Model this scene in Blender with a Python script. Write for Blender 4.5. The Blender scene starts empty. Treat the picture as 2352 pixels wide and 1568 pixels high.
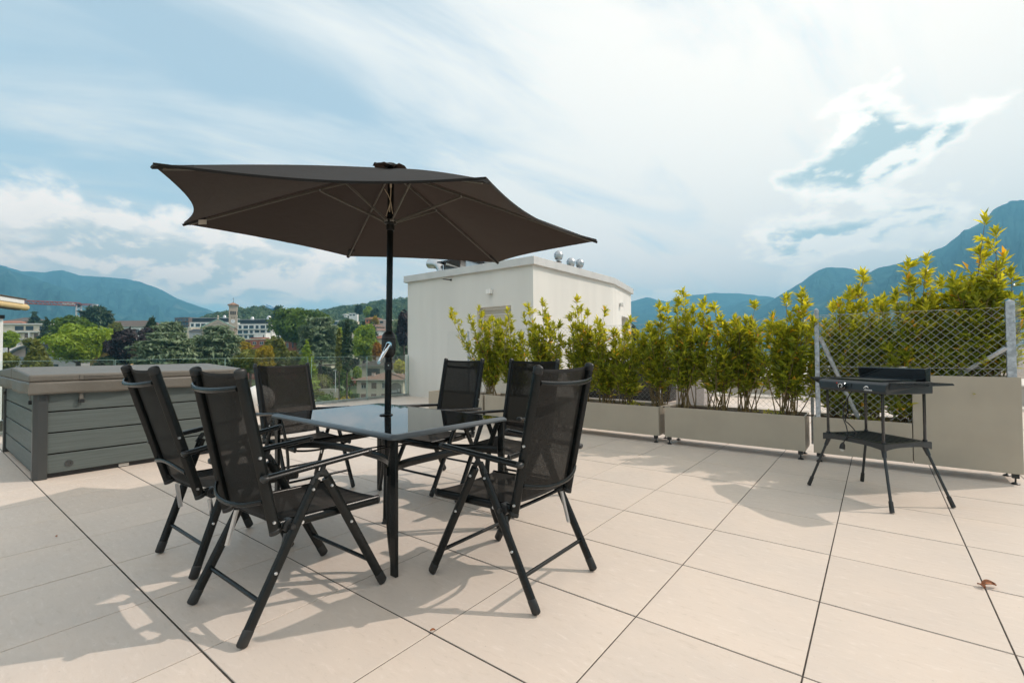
import bpy, math, random
import numpy as np
from mathutils import Vector, Matrix
R = math.radians
sc = bpy.context.scene
COL = sc.collection

# ------------------------------------------------------------------ camera
CAM = np.array([2.0196, -0.6952, 1.1161])
YAW = R(-37.798)                       # heading, clockwise from +Y
PITCH = R(-1.2156)                     # >0 looks down
ROLL = R(-0.3417)
FWD = np.array([math.sin(YAW), math.cos(YAW)])
RGT = np.array([math.cos(YAW), -math.sin(YAW)])
F = 1078.9                             # focal length in units of the 2352 px wide picture
cd = bpy.data.cameras.new('camera'); cam = bpy.data.objects.new('camera', cd); COL.objects.link(cam)
cd.sensor_width = 36.0; cd.lens = F / 2352 * 36.0; cd.clip_start = 0.05; cd.clip_end = 20000
_f = Vector((FWD[0] * math.cos(PITCH), FWD[1] * math.cos(PITCH), -math.sin(PITCH)))
_r = Vector((RGT[0], RGT[1], 0)); _u = _r.cross(_f)
_r2 = _r * math.cos(ROLL) + _u * math.sin(ROLL); _u2 = -_r * math.sin(ROLL) + _u * math.cos(ROLL)
_m = Matrix((( _r2.x, _u2.x, -_f.x), (_r2.y, _u2.y, -_f.y), (_r2.z, _u2.z, -_f.z))).to_4x4()
_m.translation = Vector(CAM)
cam.matrix_world = _m
sc.camera = cam

def at(X, Y, fw):
    """world point at forward distance fw that lies toward picture position X, Y (2352 wide)"""
    d = _f * 1.0 + _r2 * ((X - 1176) / F) + _u2 * ((784.1 - Y) / F)
    k = d.x * FWD[0] + d.y * FWD[1]
    return Vector(CAM) + d * (fw / k)

# ------------------------------------------------------------------ light and view
SUN_AZ, SUN_EL = R(43.5), R(43.0)
sd = bpy.data.lights.new('sun', 'SUN'); so = bpy.data.objects.new('sun', sd); COL.objects.link(so)
sd.energy = 3.5; sd.angle = R(0.55); sd.color = (1.0, 0.88, 0.78)
_s = Vector((math.sin(SUN_AZ) * math.cos(SUN_EL), math.cos(SUN_AZ) * math.cos(SUN_EL), math.sin(SUN_EL)))
so.rotation_euler = _s.to_track_quat('Z', 'Y').to_euler(); so.location = (30, 30, 40)
sc.view_settings.view_transform = 'Standard'; sc.view_settings.look = 'None'
sc.view_settings.exposure = 0.0; sc.view_settings.gamma = 1.0
sc.cycles.use_denoising = True
sc.cycles.max_bounces = 8; sc.cycles.transparent_max_bounces = 24; sc.cycles.volume_bounces = 0
sc.cycles.diffuse_bounces = 3; sc.cycles.glossy_bounces = 4

world = bpy.data.worlds.new('World'); sc.world = world; world.use_nodes = True

class NT:
    """terse node-tree helper"""
    def __init__(s, nt): s.nt = nt; s.N = nt.nodes; s.L = nt.links
    def n(s, t, **k):
        o = s.N.new(t)
        for a, b in k.items(): setattr(o, a, b)
        return o
    def put(s, sock, v):
        if isinstance(v, bpy.types.NodeSocket): s.L.new(v, sock)
        elif v is not None:
            try: sock.default_value = v
            except Exception: sock.default_value = (*v, 1.0)
    def m(s, op, a, b=None, c=None, clamp=False):
        o = s.n('ShaderNodeMath', operation=op, use_clamp=clamp)
        for i, v in enumerate((a, b, c)):
            if v is not None: s.put(o.inputs[i], v)
        return o.outputs[0]
    def v(s, op, a, b=None, scale=None):
        o = s.n('ShaderNodeVectorMath', operation=op)
        s.put(o.inputs[0], a)
        if b is not None: s.put(o.inputs[1], b)
        if scale is not None: s.put(o.inputs['Scale'], scale)
        return o.outputs['Value'] if op in ('DOT_PRODUCT', 'LENGTH') else o.outputs[0]
    def comb(s, x, y, z):
        o = s.n('ShaderNodeCombineXYZ')
        for i, v in enumerate((x, y, z)): s.put(o.inputs[i], v)
        return o.outputs[0]
    def noise(s, vec, scale=5, detail=4, rough=0.55, dist=0.0, dims='3D'):
        o = s.n('ShaderNodeTexNoise', noise_dimensions=dims)
        if vec is not None: s.L.new(vec, o.inputs['Vector'])
        o.inputs['Scale'].default_value = scale; o.inputs['Detail'].default_value = detail
        o.inputs['Roughness'].default_value = rough; o.inputs['Distortion'].default_value = dist
        return o.outputs[0]
    def ramp(s, fac, lo, hi, a=0.0, b=1.0, smooth=True):
        o = s.n('ShaderNodeMapRange', interpolation_type='SMOOTHSTEP' if smooth else 'LINEAR')
        s.put(o.inputs[0], fac); s.put(o.inputs[1], lo); s.put(o.inputs[2], hi); s.put(o.inputs[3], a); s.put(o.inputs[4], b)
        return o.outputs[0]
    def mix(s, fac, a, b, blend='MIX'):
        o = s.n('ShaderNodeMix', data_type='RGBA', blend_type=blend)
        s.put(o.inputs[0], fac); s.put(o.inputs[6], a); s.put(o.inputs[7], b)
        return o.outputs[2]

def build_sky():
    T = NT(world.node_tree); T.N.clear()
    out = T.n('ShaderNodeOutputWorld'); bg = T.n('ShaderNodeBackground'); T.L.new(bg.outputs[0], out.inputs[0])
    sky = T.n('ShaderNodeTexSky', sky_type='NISHITA'); sky.sun_disc = False
    sky.sun_elevation = SUN_EL; sky.sun_rotation = SUN_AZ; sky.altitude = 300; sky.air_density = 1.0; sky.dust_density = 1.5; sky.ozone_density = 1.6
    d = T.v('NORMALIZE', T.n('ShaderNodeTexCoord').outputs['Generated'])
    r = T.v('DOT_PRODUCT', d, (RGT[0], RGT[1], 0)); f = T.v('DOT_PRODUCT', d, (FWD[0], FWD[1], 0)); z = T.v('DOT_PRODUCT', d, (0, 0, 1))
    az = T.m('ARCTAN2', r, f); el = T.m('ARCSINE', z)
    # high thin cloud, drawn out in streaks on a flat layer
    zz = T.m('ADD', T.m('MAXIMUM', z, 0.0), 0.22)
    px = T.m('DIVIDE', r, zz); py = T.m('DIVIDE', f, zz)
    ca, sa = math.cos(R(35)), math.sin(R(35))
    qx = T.m('ADD', T.m('MULTIPLY', px, ca), T.m('MULTIPLY', py, sa)); qy = T.m('SUBTRACT', T.m('MULTIPLY', py, ca), T.m('MULTIPLY', px, sa))
    st = T.noise(T.comb(T.m('MULTIPLY', qx, 0.9), T.m('MULTIPLY', qy, 2.6), 3.0), 1.1, 7, 0.55, 0.6)
    big = T.noise(T.comb(px, py, 9.0), 0.8, 4, 0.5, 0.3)
    cir = T.m('ADD', T.m('MULTIPLY_ADD', st, 1.7, -0.40), T.m('MULTIPLY', big, 0.7))
    cir = T.m('ADD', T.m('ADD', cir, 0.09), T.m('MULTIPLY', az, 0.34))
    # clearer blue window to the upper left
    def blob(a0, e0, sa_, se_, amp, tilt=0.0):
        da = T.m('SUBTRACT', az, a0); de = T.m('SUBTRACT', el, e0)
        if tilt: de = T.m('ADD', de, T.m('MULTIPLY', da, tilt))
        q = T.m('ADD', T.m('POWER', T.m('ABSOLUTE', T.m('DIVIDE', da, sa_)), 2.0), T.m('POWER', T.m('ABSOLUTE', T.m('DIVIDE', de, se_)), 2.0))
        return T.m('MULTIPLY', T.m('EXPONENT', T.m('MULTIPLY', q, -1.0)), amp)
    cir = T.m('SUBTRACT', cir, blob(-0.42, 0.42, 0.35, 0.13, 0.16, 0.5))
    cirf = T.ramp(cir, 0.36, 1.02, 0.08, 1.0)
    white = T.mix(T.ramp(az, -0.7, 0.75), (1.04, 1.12, 1.17, 1), (1.36, 1.35, 1.30, 1))
    base = T.v('SCALE', sky.outputs[0], scale=0.10)
    base = T.v('MULTIPLY', base, (1.15, 1.30, 1.20))
    base = T.v('ADD', base, (0.355, 0.455, 0.525))
    c = T.mix(cirf, base, white)
    # low heaped cloud banks
    sc_ = T.comb(T.m('MULTIPLY', az, 1.0), T.m('MULTIPLY', el, 1.7), 1.0)
    puff = T.m('MULTIPLY_ADD', T.noise(sc_, 8.5, 9, 0.55, 0.15), 1.9, -0.45)
    puff2 = T.m('MULTIPLY_ADD', T.noise(T.v('ADD', sc_, (0.012, -0.030, 0.0)), 8.5, 6, 0.55, 0.15), 1.9, -0.45)
    cov = blob(-0.78, 0.185, 0.22, 0.060, 0.60)
    for b in ((-0.55, 0.105, 0.45, 0.028, 0.42), (-0.60, 0.155, 0.20, 0.050, 0.46), (-0.45, 0.155, 0.22, 0.045, 0.34), (-0.20, 0.12, 0.12, 0.03, 0.18), (0.665, 0.375, 0.055, 0.055, 0.62), (0.64, 0.318, 0.075, 0.042, 0.72), (0.74, 0.325, 0.10, 0.022, 0.60, -0.30), (0.54, 0.308, 0.06, 0.020, 0.44), (0.60, 0.190, 0.14, 0.040, 0.54), (0.42, 0.110, 0.20, 0.030, 0.36), (0.72, 0.22, 0.12, 0.035, 0.34)):
        cov = T.m('ADD', cov, blob(*b))
    den = T.m('ADD', puff, T.m('SUBTRACT', cov, 0.72))
    den = T.ramp(den, -0.04, 0.24)
    lit = T.ramp(T.m('SUBTRACT', puff, puff2), -0.10, 0.12)
    deep = T.ramp(T.m('ADD', puff, T.m('SUBTRACT', cov, 0.72)), 0.02, 0.42)
    shade = T.mix(T.ramp(az, -0.6, 0.6), (0.86, 0.95, 0.98, 1), (0.60, 0.80, 0.88, 1))
    bright = T.mix(T.ramp(az, -0.8, 0.6), (1.75, 1.68, 1.58, 1), (1.85, 1.78, 1.66, 1))
    cc = T.mix(T.m('MULTIPLY', deep, T.m('SUBTRACT', 1.0, T.m('MULTIPLY', lit, 0.8))), bright, shade)
    den = T.m('MULTIPLY', den, T.ramp(cov, 0.01, 0.16))
    c = T.mix(T.m('MULTIPLY', den, 0.92), c, cc)
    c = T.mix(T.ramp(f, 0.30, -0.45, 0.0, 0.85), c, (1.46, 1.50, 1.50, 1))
    c = T.v('MULTIPLY', c, (1.13, 1.02, 0.93))
    c = T.v('MULTIPLY', c, T.v('ADD', (1.0, 1.0, 1.0), T.v('SCALE', (3.6, 2.0, 1.2), scale=T.m('MULTIPLY', T.ramp(az, 0.15, 0.75, 1.0, 0.45), T.m('EXPONENT', T.m('MULTIPLY', T.m('MAXIMUM', el, 0.0), -12.0))))))
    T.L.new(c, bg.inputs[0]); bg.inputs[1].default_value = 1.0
build_sky()

# ------------------------------------------------------------------ helpers: meshes
class MB:
    def __init__(s): s.v = []; s.f = []
    def add(s, vs, fs):
        o = len(s.v); s.v += [tuple(p) for p in vs]; s.f += [tuple(i + o for i in f) for f in fs]; return s
    def box(s, c, d, rz=0.0, m=None):
        x, y, z = d[0] / 2, d[1] / 2, d[2] / 2
        vs = [(-x, -y, -z), (x, -y, -z), (x, y, -z), (-x, y, -z), (-x, -y, z), (x, -y, z), (x, y, z), (-x, y, z)]
        M = Matrix.Translation(Vector(c)) @ (m if m is not None else Matrix.Rotation(rz, 4, 'Z'))
        return s.add([M @ Vector(v) for v in vs], [(0, 3, 2, 1), (4, 5, 6, 7), (0, 1, 5, 4), (1, 2, 6, 5), (2, 3, 7, 6), (3, 0, 4, 7)])
    def bb(s, x0, x1, y0, y1, z0, z1):
        return s.box(((x0 + x1) / 2, (y0 + y1) / 2, (z0 + z1) / 2), (x1 - x0, y1 - y0, z1 - z0))
    def tube(s, pts, r, n=10, ry=None, side=None, cap=True, dome=0.0):
        """sweep along pts; r radius (or list); ry: second half-axis along 'side' vector"""
        P = [Vector(p) for p in pts]; k = len(P)
        T = [(P[min(i + 1, k - 1)] - P[max(i - 1, 0)]).normalized() for i in range(k)]
        rr = list(r) if hasattr(r, '__len__') else [r] * k
        if dome:
            a0, a1 = P[0], P[-1]; t0, t1 = T[0], T[-1]; r0, r1 = rr[0], rr[-1]
            pre = [(a0 - t0 * dome * x, r0 * y) for x, y in ((1.0, 0.35), (0.8, 0.65), (0.4, 0.92))]
            post = [(a1 + t1 * dome * x, r1 * y) for x, y in ((0.4, 0.92), (0.8, 0.65), (1.0, 0.35))]
            P = [p for p, _ in pre] + P + [p for p, _ in post]; rr = [q for _, q in pre] + rr + [q for _, q in post]
            T = [t0] * 3 + T + [t1] * 3; k = len(P)
        up = Vector(side) if side is not None else (Vector((0, 0, 1)) if abs(T[0].z) < 0.9 else Vector((1, 0, 0)))
        o = len(s.v)
        for i in range(k):
            a = up - T[i] * up.dot(T[i]); a.normalize(); b = T[i].cross(a)
            if side is None: up = a
            q = (ry / (r if not hasattr(r, '__len__') else r[0])) if ry else 1.0
            for j in range(n):
                t = 2 * math.pi * j / n
                s.v.append(tuple(P[i] + a * (rr[i] * q * math.cos(t)) + b * (rr[i] * math.sin(t))))
        for i in range(k - 1):
            for j in range(n):
                j2 = (j + 1) % n
                s.f.append((o + i * n + j, o + i * n + j2, o + (i + 1) * n + j2, o + (i + 1) * n + j))
        if cap:
            s.f.append(tuple(o + j for j in range(n))[::-1]); s.f.append(tuple(o + (k - 1) * n + j for j in range(n)))
        return s
    def lathe(s, prof, c=(0, 0, 0), n=16, M=None):
        o = len(s.v); M = M or Matrix.Identity(4); c = Vector(c)
        for r, z in prof:
            for j in range(n):
                t = 2 * math.pi * j / n
                s.v.append(tuple(c + M.to_3x3() @ Vector((r * math.cos(t), r * math.sin(t), z))))
        for i in range(len(prof) - 1):
            for j in range(n):
                j2 = (j + 1) % n
                s.f.append((o + i * n + j, o + i * n + j2, o + (i + 1) * n + j2, o + (i + 1) * n + j))
        s.f.append(tuple(o + j for j in range(n))[::-1]); s.f.append(tuple(o + (len(prof) - 1) * n + j for j in range(n)))
        return s
    def prism(s, poly, z0, z1, M=None):
        """extrude a 2-D outline (x, y) from z0 to z1"""
        n = len(poly); M = M or Matrix.Identity(4)
        vs = [M @ Vector((x, y, z0)) for x, y in poly] + [M @ Vector((x, y, z1)) for x, y in poly]
        return s.add(vs, [tuple(range(n))[::-1], tuple(range(n, 2 * n))] + [(i, (i + 1) % n, n + (i + 1) % n, n + i) for i in range(n)])
    def build(s, name, mat, parent=None, smooth=False, bevel=0.0, seg=2):
        me = bpy.data.meshes.new(name); me.from_pydata(s.v, [], s.f); me.update()
        return finish(me, name, mat, parent, smooth, bevel, seg)

def finish(me, name, mat, parent=None, smooth=False, bevel=0.0, seg=2):
    if smooth:
        me.polygons.foreach_set('use_smooth', [True] * len(me.polygons))
        try: me.set_sharp_from_angle(angle=R(38))
        except Exception: pass
    o = bpy.data.objects.new(name, me); COL.objects.link(o)
    if mat: me.materials.append(mat)
    if parent: o.parent = parent
    if bevel:
        b = o.modifiers.new('bevel', 'BEVEL'); b.width = bevel; b.segments = seg; b.limit_method = 'ANGLE'; b.angle_limit = R(40)
    return o

def npmesh(name, V, Fq, mat, parent=None, smooth=False, col=None):
    """numpy quads / triangles -> mesh object"""
    me = bpy.data.meshes.new(name); k = Fq.shape[1]
    me.vertices.add(len(V)); me.vertices.foreach_set('co', np.asarray(V, np.float32).ravel())
    me.loops.add(Fq.size); me.loops.foreach_set('vertex_index', np.asarray(Fq, np.int32).ravel())
    me.polygons.add(len(Fq)); me.polygons.foreach_set('loop_start', np.arange(0, Fq.size, k, dtype=np.int32))
    me.polygons.foreach_set('loop_total', np.full(len(Fq), k, np.int32))
    me.update(calc_edges=True)
    me.polygons.foreach_set('use_smooth', [False] * len(me.polygons))
    if col is not None:
        a = me.attributes.new('tone', 'FLOAT', 'POINT'); a.data.foreach_set('value', np.asarray(col, np.float32))
    return finish(me, name, mat, parent, smooth)

def empty(name, loc=(0, 0, 0), rz=0.0):
    o = bpy.data.objects.new(name, None); COL.objects.link(o); o.location = loc; o.rotation_euler = (0, 0, rz); return o
def tag(o, label=None, cat=None, group=None, kind=None):
    if label: o['label'] = label
    if cat: o['category'] = cat
    if group: o['group'] = group
    if kind: o['kind'] = kind
    return o

# ------------------------------------------------------------------ helpers: materials
def mat(name, col, rough=0.5, metal=0.0, var=0.0, vscale=8.0, bump=0.0, bscale=60.0, spec=0.5, col2=None, coat=0.0, stretch=None, rvar=0.0):
    m = bpy.data.materials.new(name); m.use_nodes = True; T = NT(m.node_tree); b = T.N['Principled BSDF']
    b.inputs['Roughness'].default_value = rough; b.inputs['Metallic'].default_value = metal
    b.inputs['Specular IOR Level'].default_value = spec
    if coat: b.inputs['Coat Weight'].default_value = coat; b.inputs['Coat Roughness'].default_value = 0.08
    co = T.n('ShaderNodeTexCoord').outputs['Object']
    if stretch: co = T.v('MULTIPLY', co, stretch)
    c = (*col, 1)
    if var or col2:
        nz = T.noise(co, vscale, 6, 0.6)
        c2 = (*col2, 1) if col2 else tuple(x * (1 + var) for x in col) + (1,)
        c1 = (*col, 1) if col2 else tuple(x * (1 - var) for x in col) + (1,)
        T.put(b.inputs['Base Color'], T.mix(T.ramp(nz, 0.35, 0.65), c1, c2))
        if rvar: T.put(b.inputs['Roughness'], T.ramp(nz, 0.3, 0.7, rough - rvar, rough + rvar))
    else: b.inputs['Base Color'].default_value = c
    if bump:
        bn = T.n('ShaderNodeBump'); bn.inputs['Strength'].default_value = bump; bn.inputs['Distance'].default_value = 0.01
        T.L.new(T.noise(co, bscale, 5, 0.65), bn.inputs['Height']); T.L.new(bn.outputs[0], b.inputs['Normal'])
    return m

def leaf_mat(name, c1, c2, trans=0.35, ccol=None, yellow=0.0):
    """foliage: two tones by a per-leaf attribute, part of the light passing through"""
    m = bpy.data.materials.new(name); m.use_nodes = True; T = NT(m.node_tree); b = T.N['Principled BSDF']; out = T.N['Material Output']
    a = T.n('ShaderNodeAttribute', attribute_name='tone').outputs['Fac']
    c = T.mix(a, (*c1, 1), (*c2, 1))
    if ccol: c = T.mix(T.ramp(a, 0.93, 0.97), c, (*ccol, 1))
    T.put(b.inputs['Base Color'], c); b.inputs['Roughness'].default_value = 0.36 if trans > .5 else 0.45; b.inputs['Specular IOR Level'].default_value = 0.5 if trans > .5 else 0.3
    tr = T.n('ShaderNodeBsdfTranslucent')
    T.put(tr.inputs[0], T.mix(0.0, c, c) if not yellow else T.v('MULTIPLY', c, (1.0 + 1.9 * yellow, 1.0 + 1.25 * yellow, 0.55)))
    ms = T.n('ShaderNodeMixShader'); ms.inputs[0].default_value = trans
    T.L.new(b.outputs[0], ms.inputs[1]); T.L.new(tr.outputs[0], ms.inputs[2]); T.L.new(ms.outputs[0], out.inputs[0])
    return m

def see_through(name, col, alpha, rough=0.8, scale=None):
    m = bpy.data.materials.new(name); m.use_nodes = True; T = NT(m.node_tree); b = T.N['Principled BSDF']; out = T.N['Material Output']
    b.inputs['Base Color'].default_value = (*col, 1); b.inputs['Roughness'].default_value = rough; b.inputs['Specular IOR Level'].default_value = 0.12
    tr = T.n('ShaderNodeBsdfTransparent'); ms = T.n('ShaderNodeMixShader')
    fac = 1 - alpha
    if scale:
        co = T.n('ShaderNodeTexCoord').outputs['Object']
        nz = T.noise(T.v('MULTIPLY', co, (scale, scale * 0.12, scale * 0.12)), 1.0, 3, 0.6)
        nz2 = T.noise(T.v('MULTIPLY', co, (scale * 0.12, scale, scale)), 1.0, 3, 0.6)
        fac = T.ramp(T.m('ADD', nz, nz2), 0.75, 1.25, 1 - alpha - 0.06, 1 - alpha + 0.06)
        bn = T.n('ShaderNodeBump'); bn.inputs['Strength'].default_value = 0.25; bn.inputs['Distance'].default_value = 0.003
        T.L.new(T.m('ADD', nz, nz2), bn.inputs['Height']); T.L.new(bn.outputs[0], b.inputs['Normal'])
    T.put(ms.inputs[0], fac); T.L.new(b.outputs[0], ms.inputs[1]); T.L.new(tr.outputs[0], ms.inputs[2]); T.L.new(ms.outputs[0], out.inputs[0])
    return m

def glass_mat(name, tint, refl=1.0, edge=None):
    m = bpy.data.materials.new(name); m.use_nodes = True; T = NT(m.node_tree); T.N.clear(); out = T.n('ShaderNodeOutputMaterial')
    tr = T.n('ShaderNodeBsdfTransparent'); tr.inputs[0].default_value = (*tint, 1)
    gl = T.n('ShaderNodeBsdfGlossy'); gl.inputs['Roughness'].default_value = 0.02
    fr = T.n('ShaderNodeFresnel'); fr.inputs[0].default_value = 1.45
    ms = T.n('ShaderNodeMixShader'); T.put(ms.inputs[0], T.m('MULTIPLY', fr.outputs[0], refl))
    T.L.new(tr.outputs[0], ms.inputs[1]); T.L.new(gl.outputs[0], ms.inputs[2]); T.L.new(ms.outputs[0], out.inputs[0])
    return m

def vnoise(x, y, seed=0):
    """numpy value noise"""
    xi = np.floor(x).astype(np.int64); yi = np.floor(y).astype(np.int64); fx = x - xi; fy = y - yi
    fx = fx * fx * (3 - 2 * fx); fy = fy * fy * (3 - 2 * fy)
    def h(a, b):
        n = (a * 374761393 + b * 668265263 + seed * 982451653) & 0xffffffff
        n = ((n ^ (n >> 13)) * 1274126177) & 0xffffffff
        return ((n ^ (n >> 16)) & 0xffff) / 65535.0
    return (h(xi, yi) * (1 - fx) + h(xi + 1, yi) * fx) * (1 - fy) + (h(xi, yi + 1) * (1 - fx) + h(xi + 1, yi + 1) * fx) * fy
def fbm(x, y, o=5, seed=0):
    s = 0; a = 0.5
    for i in range(o): s = s + a * vnoise(x * 2 ** i, y * 2 ** i, seed + i); a *= 0.5
    return s

# ------------------------------------------------------------------ terrain
def sstep(a, b, x):
    t = np.clip((x - a) / (b - a), 0, 1); return t * t * (3 - 2 * t)
def ground_z(fw, lat):
    b = -14 + 4.5 * sstep(48, 88, fw) + 5.5 * sstep(110, 280, fw) + 4 * sstep(280, 450, fw)
    return b - 26 * sstep(150, 700, lat) * sstep(60, 400, np.hypot(fw, lat))
def from_fl(fw, lat, z):
    return np.stack([CAM[0] + fw * FWD[0] + lat * RGT[0], CAM[1] + fw * FWD[1] + lat * RGT[1], z], -1)
def grid_faces(nu, nv):
    i = np.arange(nu - 1)[:, None] * nv + np.arange(nv - 1)[None, :]; i = i.ravel()
    return np.stack([i, i + nv, i + nv + 1, i + 1], 1)

M_ground = mat('meadow_and_streets', (0.045, 0.075, 0.022), 0.95, col2=(0.12, 0.13, 0.06), vscale=0.05)
s = np.linspace(-1, 1, 121); g = np.sign(s) * np.abs(s) ** 2.2 * 4600
FW, LA = np.meshgrid(g, g, indexing='ij')
V = from_fl(FW, LA, ground_z(FW, LA)).reshape(-1, 3)
tag(npmesh('ground', V, grid_faces(121, 121), M_ground, smooth=True), kind='structure')

def hill_mat(name, c1, c2, c3, sc_):
    m = bpy.data.materials.new(name); m.use_nodes = True; T = NT(m.node_tree); b = T.N['Principled BSDF']
    co = T.n('ShaderNodeNewGeometry').outputs['Position']
    n1 = T.noise(co, sc_, 8, 0.65, 0.4); n2 = T.noise(co, sc_ * 0.22, 6, 0.55, 1.2)
    c = T.mix(T.ramp(n1, 0.3, 0.7), (*c1, 1), (*c2, 1)); c = T.mix(T.ramp(n2, 0.60, 0.72, 0, 0.6), c, (*c3, 1))
    T.put(b.inputs['Base Color'], c); b.inputs['Roughness'].default_value = 1; b.inputs['Specular IOR Level'].default_value = 0
    bn = T.n('ShaderNodeBump'); bn.inputs['Strength'].default_value = 1.0; bn.inputs['Distance'].default_value = 22.0
    T.L.new(n1, bn.inputs['Height']); T.L.new(bn.outputs[0], b.inputs['Normal'])
    return m
M_mount = hill_mat('haze_tinted_forest', (0.006, 0.030, 0.040), (0.045, 0.110, 0.095), (0.18, 0.22, 0.17), 0.014)  # forest tones shifted to blue, some of the distance haze put into the colour

def ridge(name, pts, dist, base=0.5, seed=1, amp=0.18, nu=260, nv=56, zb=-42, rough=1.0):
    """mountain whose skyline runs through the given bearings, at its own distance"""
    X = np.array([p[0] for p in pts], float); Y = np.array([p[1] for p in pts], float)
    u = np.linspace(X[0], X[-1], nu); y = np.interp(u, X, Y)
    y = y + (fbm(u / 26.0, u * 0 + seed, 5, seed) - 0.5) * 5.0 * rough
    C = np.array([list(at(a, b, dist)) for a, b in zip(u, y)])
    dv = C[:, :2] - CAM[:2]
    rows = []
    T_ = np.linspace(0, 1, nv)
    for t in T_:
        k = 1 + (base - 1) * t ** 0.9
        xy = CAM[:2] + dv * k
        h = (1 - t) ** 1.25
        spur = 1 - np.abs(2 * fbm(u / 70.0 + 0.5 * t, u * 0 + t * 1.4 + seed, 4, seed + 7) - 1)
        fine = fbm(u / 14.0, u * 0 + t * 14 + seed, 4, seed + 3) - 0.5
        z = zb + (C[:, 2] - zb) * h + (C[:, 2] - zb) * (amp * (spur - 0.72) * 3.2 + 0.09 * fine) * math.sin(math.pi * min(1, t * 1.15)) ** 0.8 * (1 if t < 0.87 else (1 - t) / 0.13)
        rows.append(np.column_stack([xy, z]))
    back = [np.column_stack([CAM[:2] + dv * (1 + 0.35 * q), zb + (C[:, 2] - zb) * (1 - q) ** 1.1]) for q in np.linspace(1, 0.06, 10)]
    A = np.array(back + rows)                       # (rows, nu, 3)
    V = A.transpose(1, 0, 2).reshape(-1, 3)
    return tag(npmesh(name, V, grid_faces(nu, A.shape[0]), M_mount, smooth=True), kind='structure')

ridge('mountain', [(-420, 470), (-300, 520), (-180, 560), (-80, 590), (0, 608), (44, 621), (94, 627), (143, 621), (182, 632), (259, 639), (288, 641), (322, 648), (360, 661), (406, 686), (461, 706), (501, 717), (560, 735), (640, 790)], 3000, 0.5, 11, 0.16)
ridge('mountain', [(-420, 480), (-260, 540), (-100, 585), (0, 611), (66, 634), (110, 650), (176, 671), (220, 688), (286, 717), (330, 732), (373, 744), (440, 760), (520, 800)], 2100, 0.45, 23, 0.14)
ridge('mountain', [(1180, 700), (1300, 700), (1400, 700), (1448, 693), (1485, 682), (1532, 693), (1587, 677), (1640, 673), (1680, 672), (1726, 676), (1777, 684), (1860, 700), (1980, 740)], 3800, 0.6, 31, 0.1)
ridge('mountain', [(1250, 740), (1400, 716), (1448, 715), (1520, 722), (1600, 735), (1656, 709), (1707, 692), (1763, 684), (1830, 690), (1900, 720), (2000, 760)], 3100, 0.6, 41, 0.12)
ridge('mountain', [(1380, 770), (1450, 742), (1520, 736), (1580, 730), (1640, 736), (1700, 724), (1760, 700), (1777, 688), (1809, 668), (1842, 647), (1865, 629), (1880, 620), (1897, 615), (1944, 616), (1990, 624), (2010, 626), (2100, 640), (2200, 680)], 2500, 0.6, 53, 0.16)
ridge('mountain', [(1560, 790), (1650, 760), (1720, 738), (1780, 720), (1850, 698), (1920, 668), (1970, 640), (2013, 617), (2059, 606), (2110, 594), (2143, 576), (2170, 566), (2212, 532), (2263, 506), (2282, 485), (2309, 469), (2342, 464), (2400, 452), (2480, 470), (2600, 455), (2760, 500), (2950, 560)], 2000, 0.42, 67, 0.16)

# pale air between here and the mountains
def haze():
    m = bpy.data.materials.new('haze_air'); m.use_nodes = True; T = NT(m.node_tree); T.N.clear()
    out = T.n('ShaderNodeOutputMaterial'); v = T.n('ShaderNodeVolumePrincipled')
    v.inputs['Color'].default_value = (0.24, 0.66, 0.985, 1); v.inputs['Density'].default_value = 3.5e-4; v.inputs['Anisotropy'].default_value = 0.1
    T.L.new(v.outputs[0], out.inputs['Volume'])
    b = MB().bb(-9500, 9500, -9500, 9500, -46, 730)
    o = b.build('haze', m); tag(o, kind='stuff')
haze()

# ------------------------------------------------------------------ terrace
def tile_material():
    m = bpy.data.materials.new('porcelain_tile'); m.use_nodes = True; T = NT(m.node_tree); b = T.N['Principled BSDF']
    g = T.n('ShaderNodeNewGeometry'); P = g.outputs['Position']; rnd = g.outputs['Random Per Island']
    off = T.comb(T.m('MULTIPLY', rnd, 37.0), T.m('MULTIPLY', rnd, 91.0), 0.0); Q = T.v('ADD', P, off)
    big = T.noise(Q, 1.6, 4, 0.6, 0.4); fine = T.noise(T.v('MULTIPLY', Q, (1.0, 3.2, 1.0)), 13, 7, 0.72, 0.6); speck = T.noise(Q, 75, 3, 0.6)
    c = T.mix(T.ramp(big, 0.30, 0.70), (0.590, 0.515, 0.450, 1), (0.640, 0.548, 0.468, 1))
    c = T.mix(T.ramp(fine, 0.54, 0.72, 0, 0.55), c, (0.50, 0.425, 0.35, 1)); c = T.mix(T.ramp(fine, 0.46, 0.28, 0, 0.6), c, (0.74, 0.65, 0.58, 1))
    c = T.mix(T.ramp(speck, 0.67, 0.76, 0, 0.6), c, (0.30, 0.25, 0.20, 1))
    stain = T.noise(P, 0.55, 6, 0.65, 1.5); c = T.mix(T.ramp(stain, 0.54, 0.76, 0, 0.34), c, (0.54, 0.41, 0.28, 1))
    c = T.v('SCALE', c, scale=T.ramp(rnd, 0, 1, 0.955, 1.0, False))
    T.put(b.inputs['Base Color'], c); T.put(b.inputs['Roughness'], T.ramp(fine, 0.3, 0.7, 0.40, 0.58)); b.inputs['Specular IOR Level'].default_value = 0.4
    bn = T.n('ShaderNodeBump'); bn.inputs['Strength'].default_value = 0.22; bn.inputs['Distance'].default_value = 0.003
    T.L.new(T.m('ADD', fine, T.m('MULTIPLY', speck, 0.5)), bn.inputs['Height']); T.L.new(bn.outputs[0], b.inputs['Normal'])
    return m
M_tile = tile_material()
M_joint = mat('dark_joint_bed', (0.05, 0.042, 0.035), 0.95, var=0.4, vscale=12)
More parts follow.
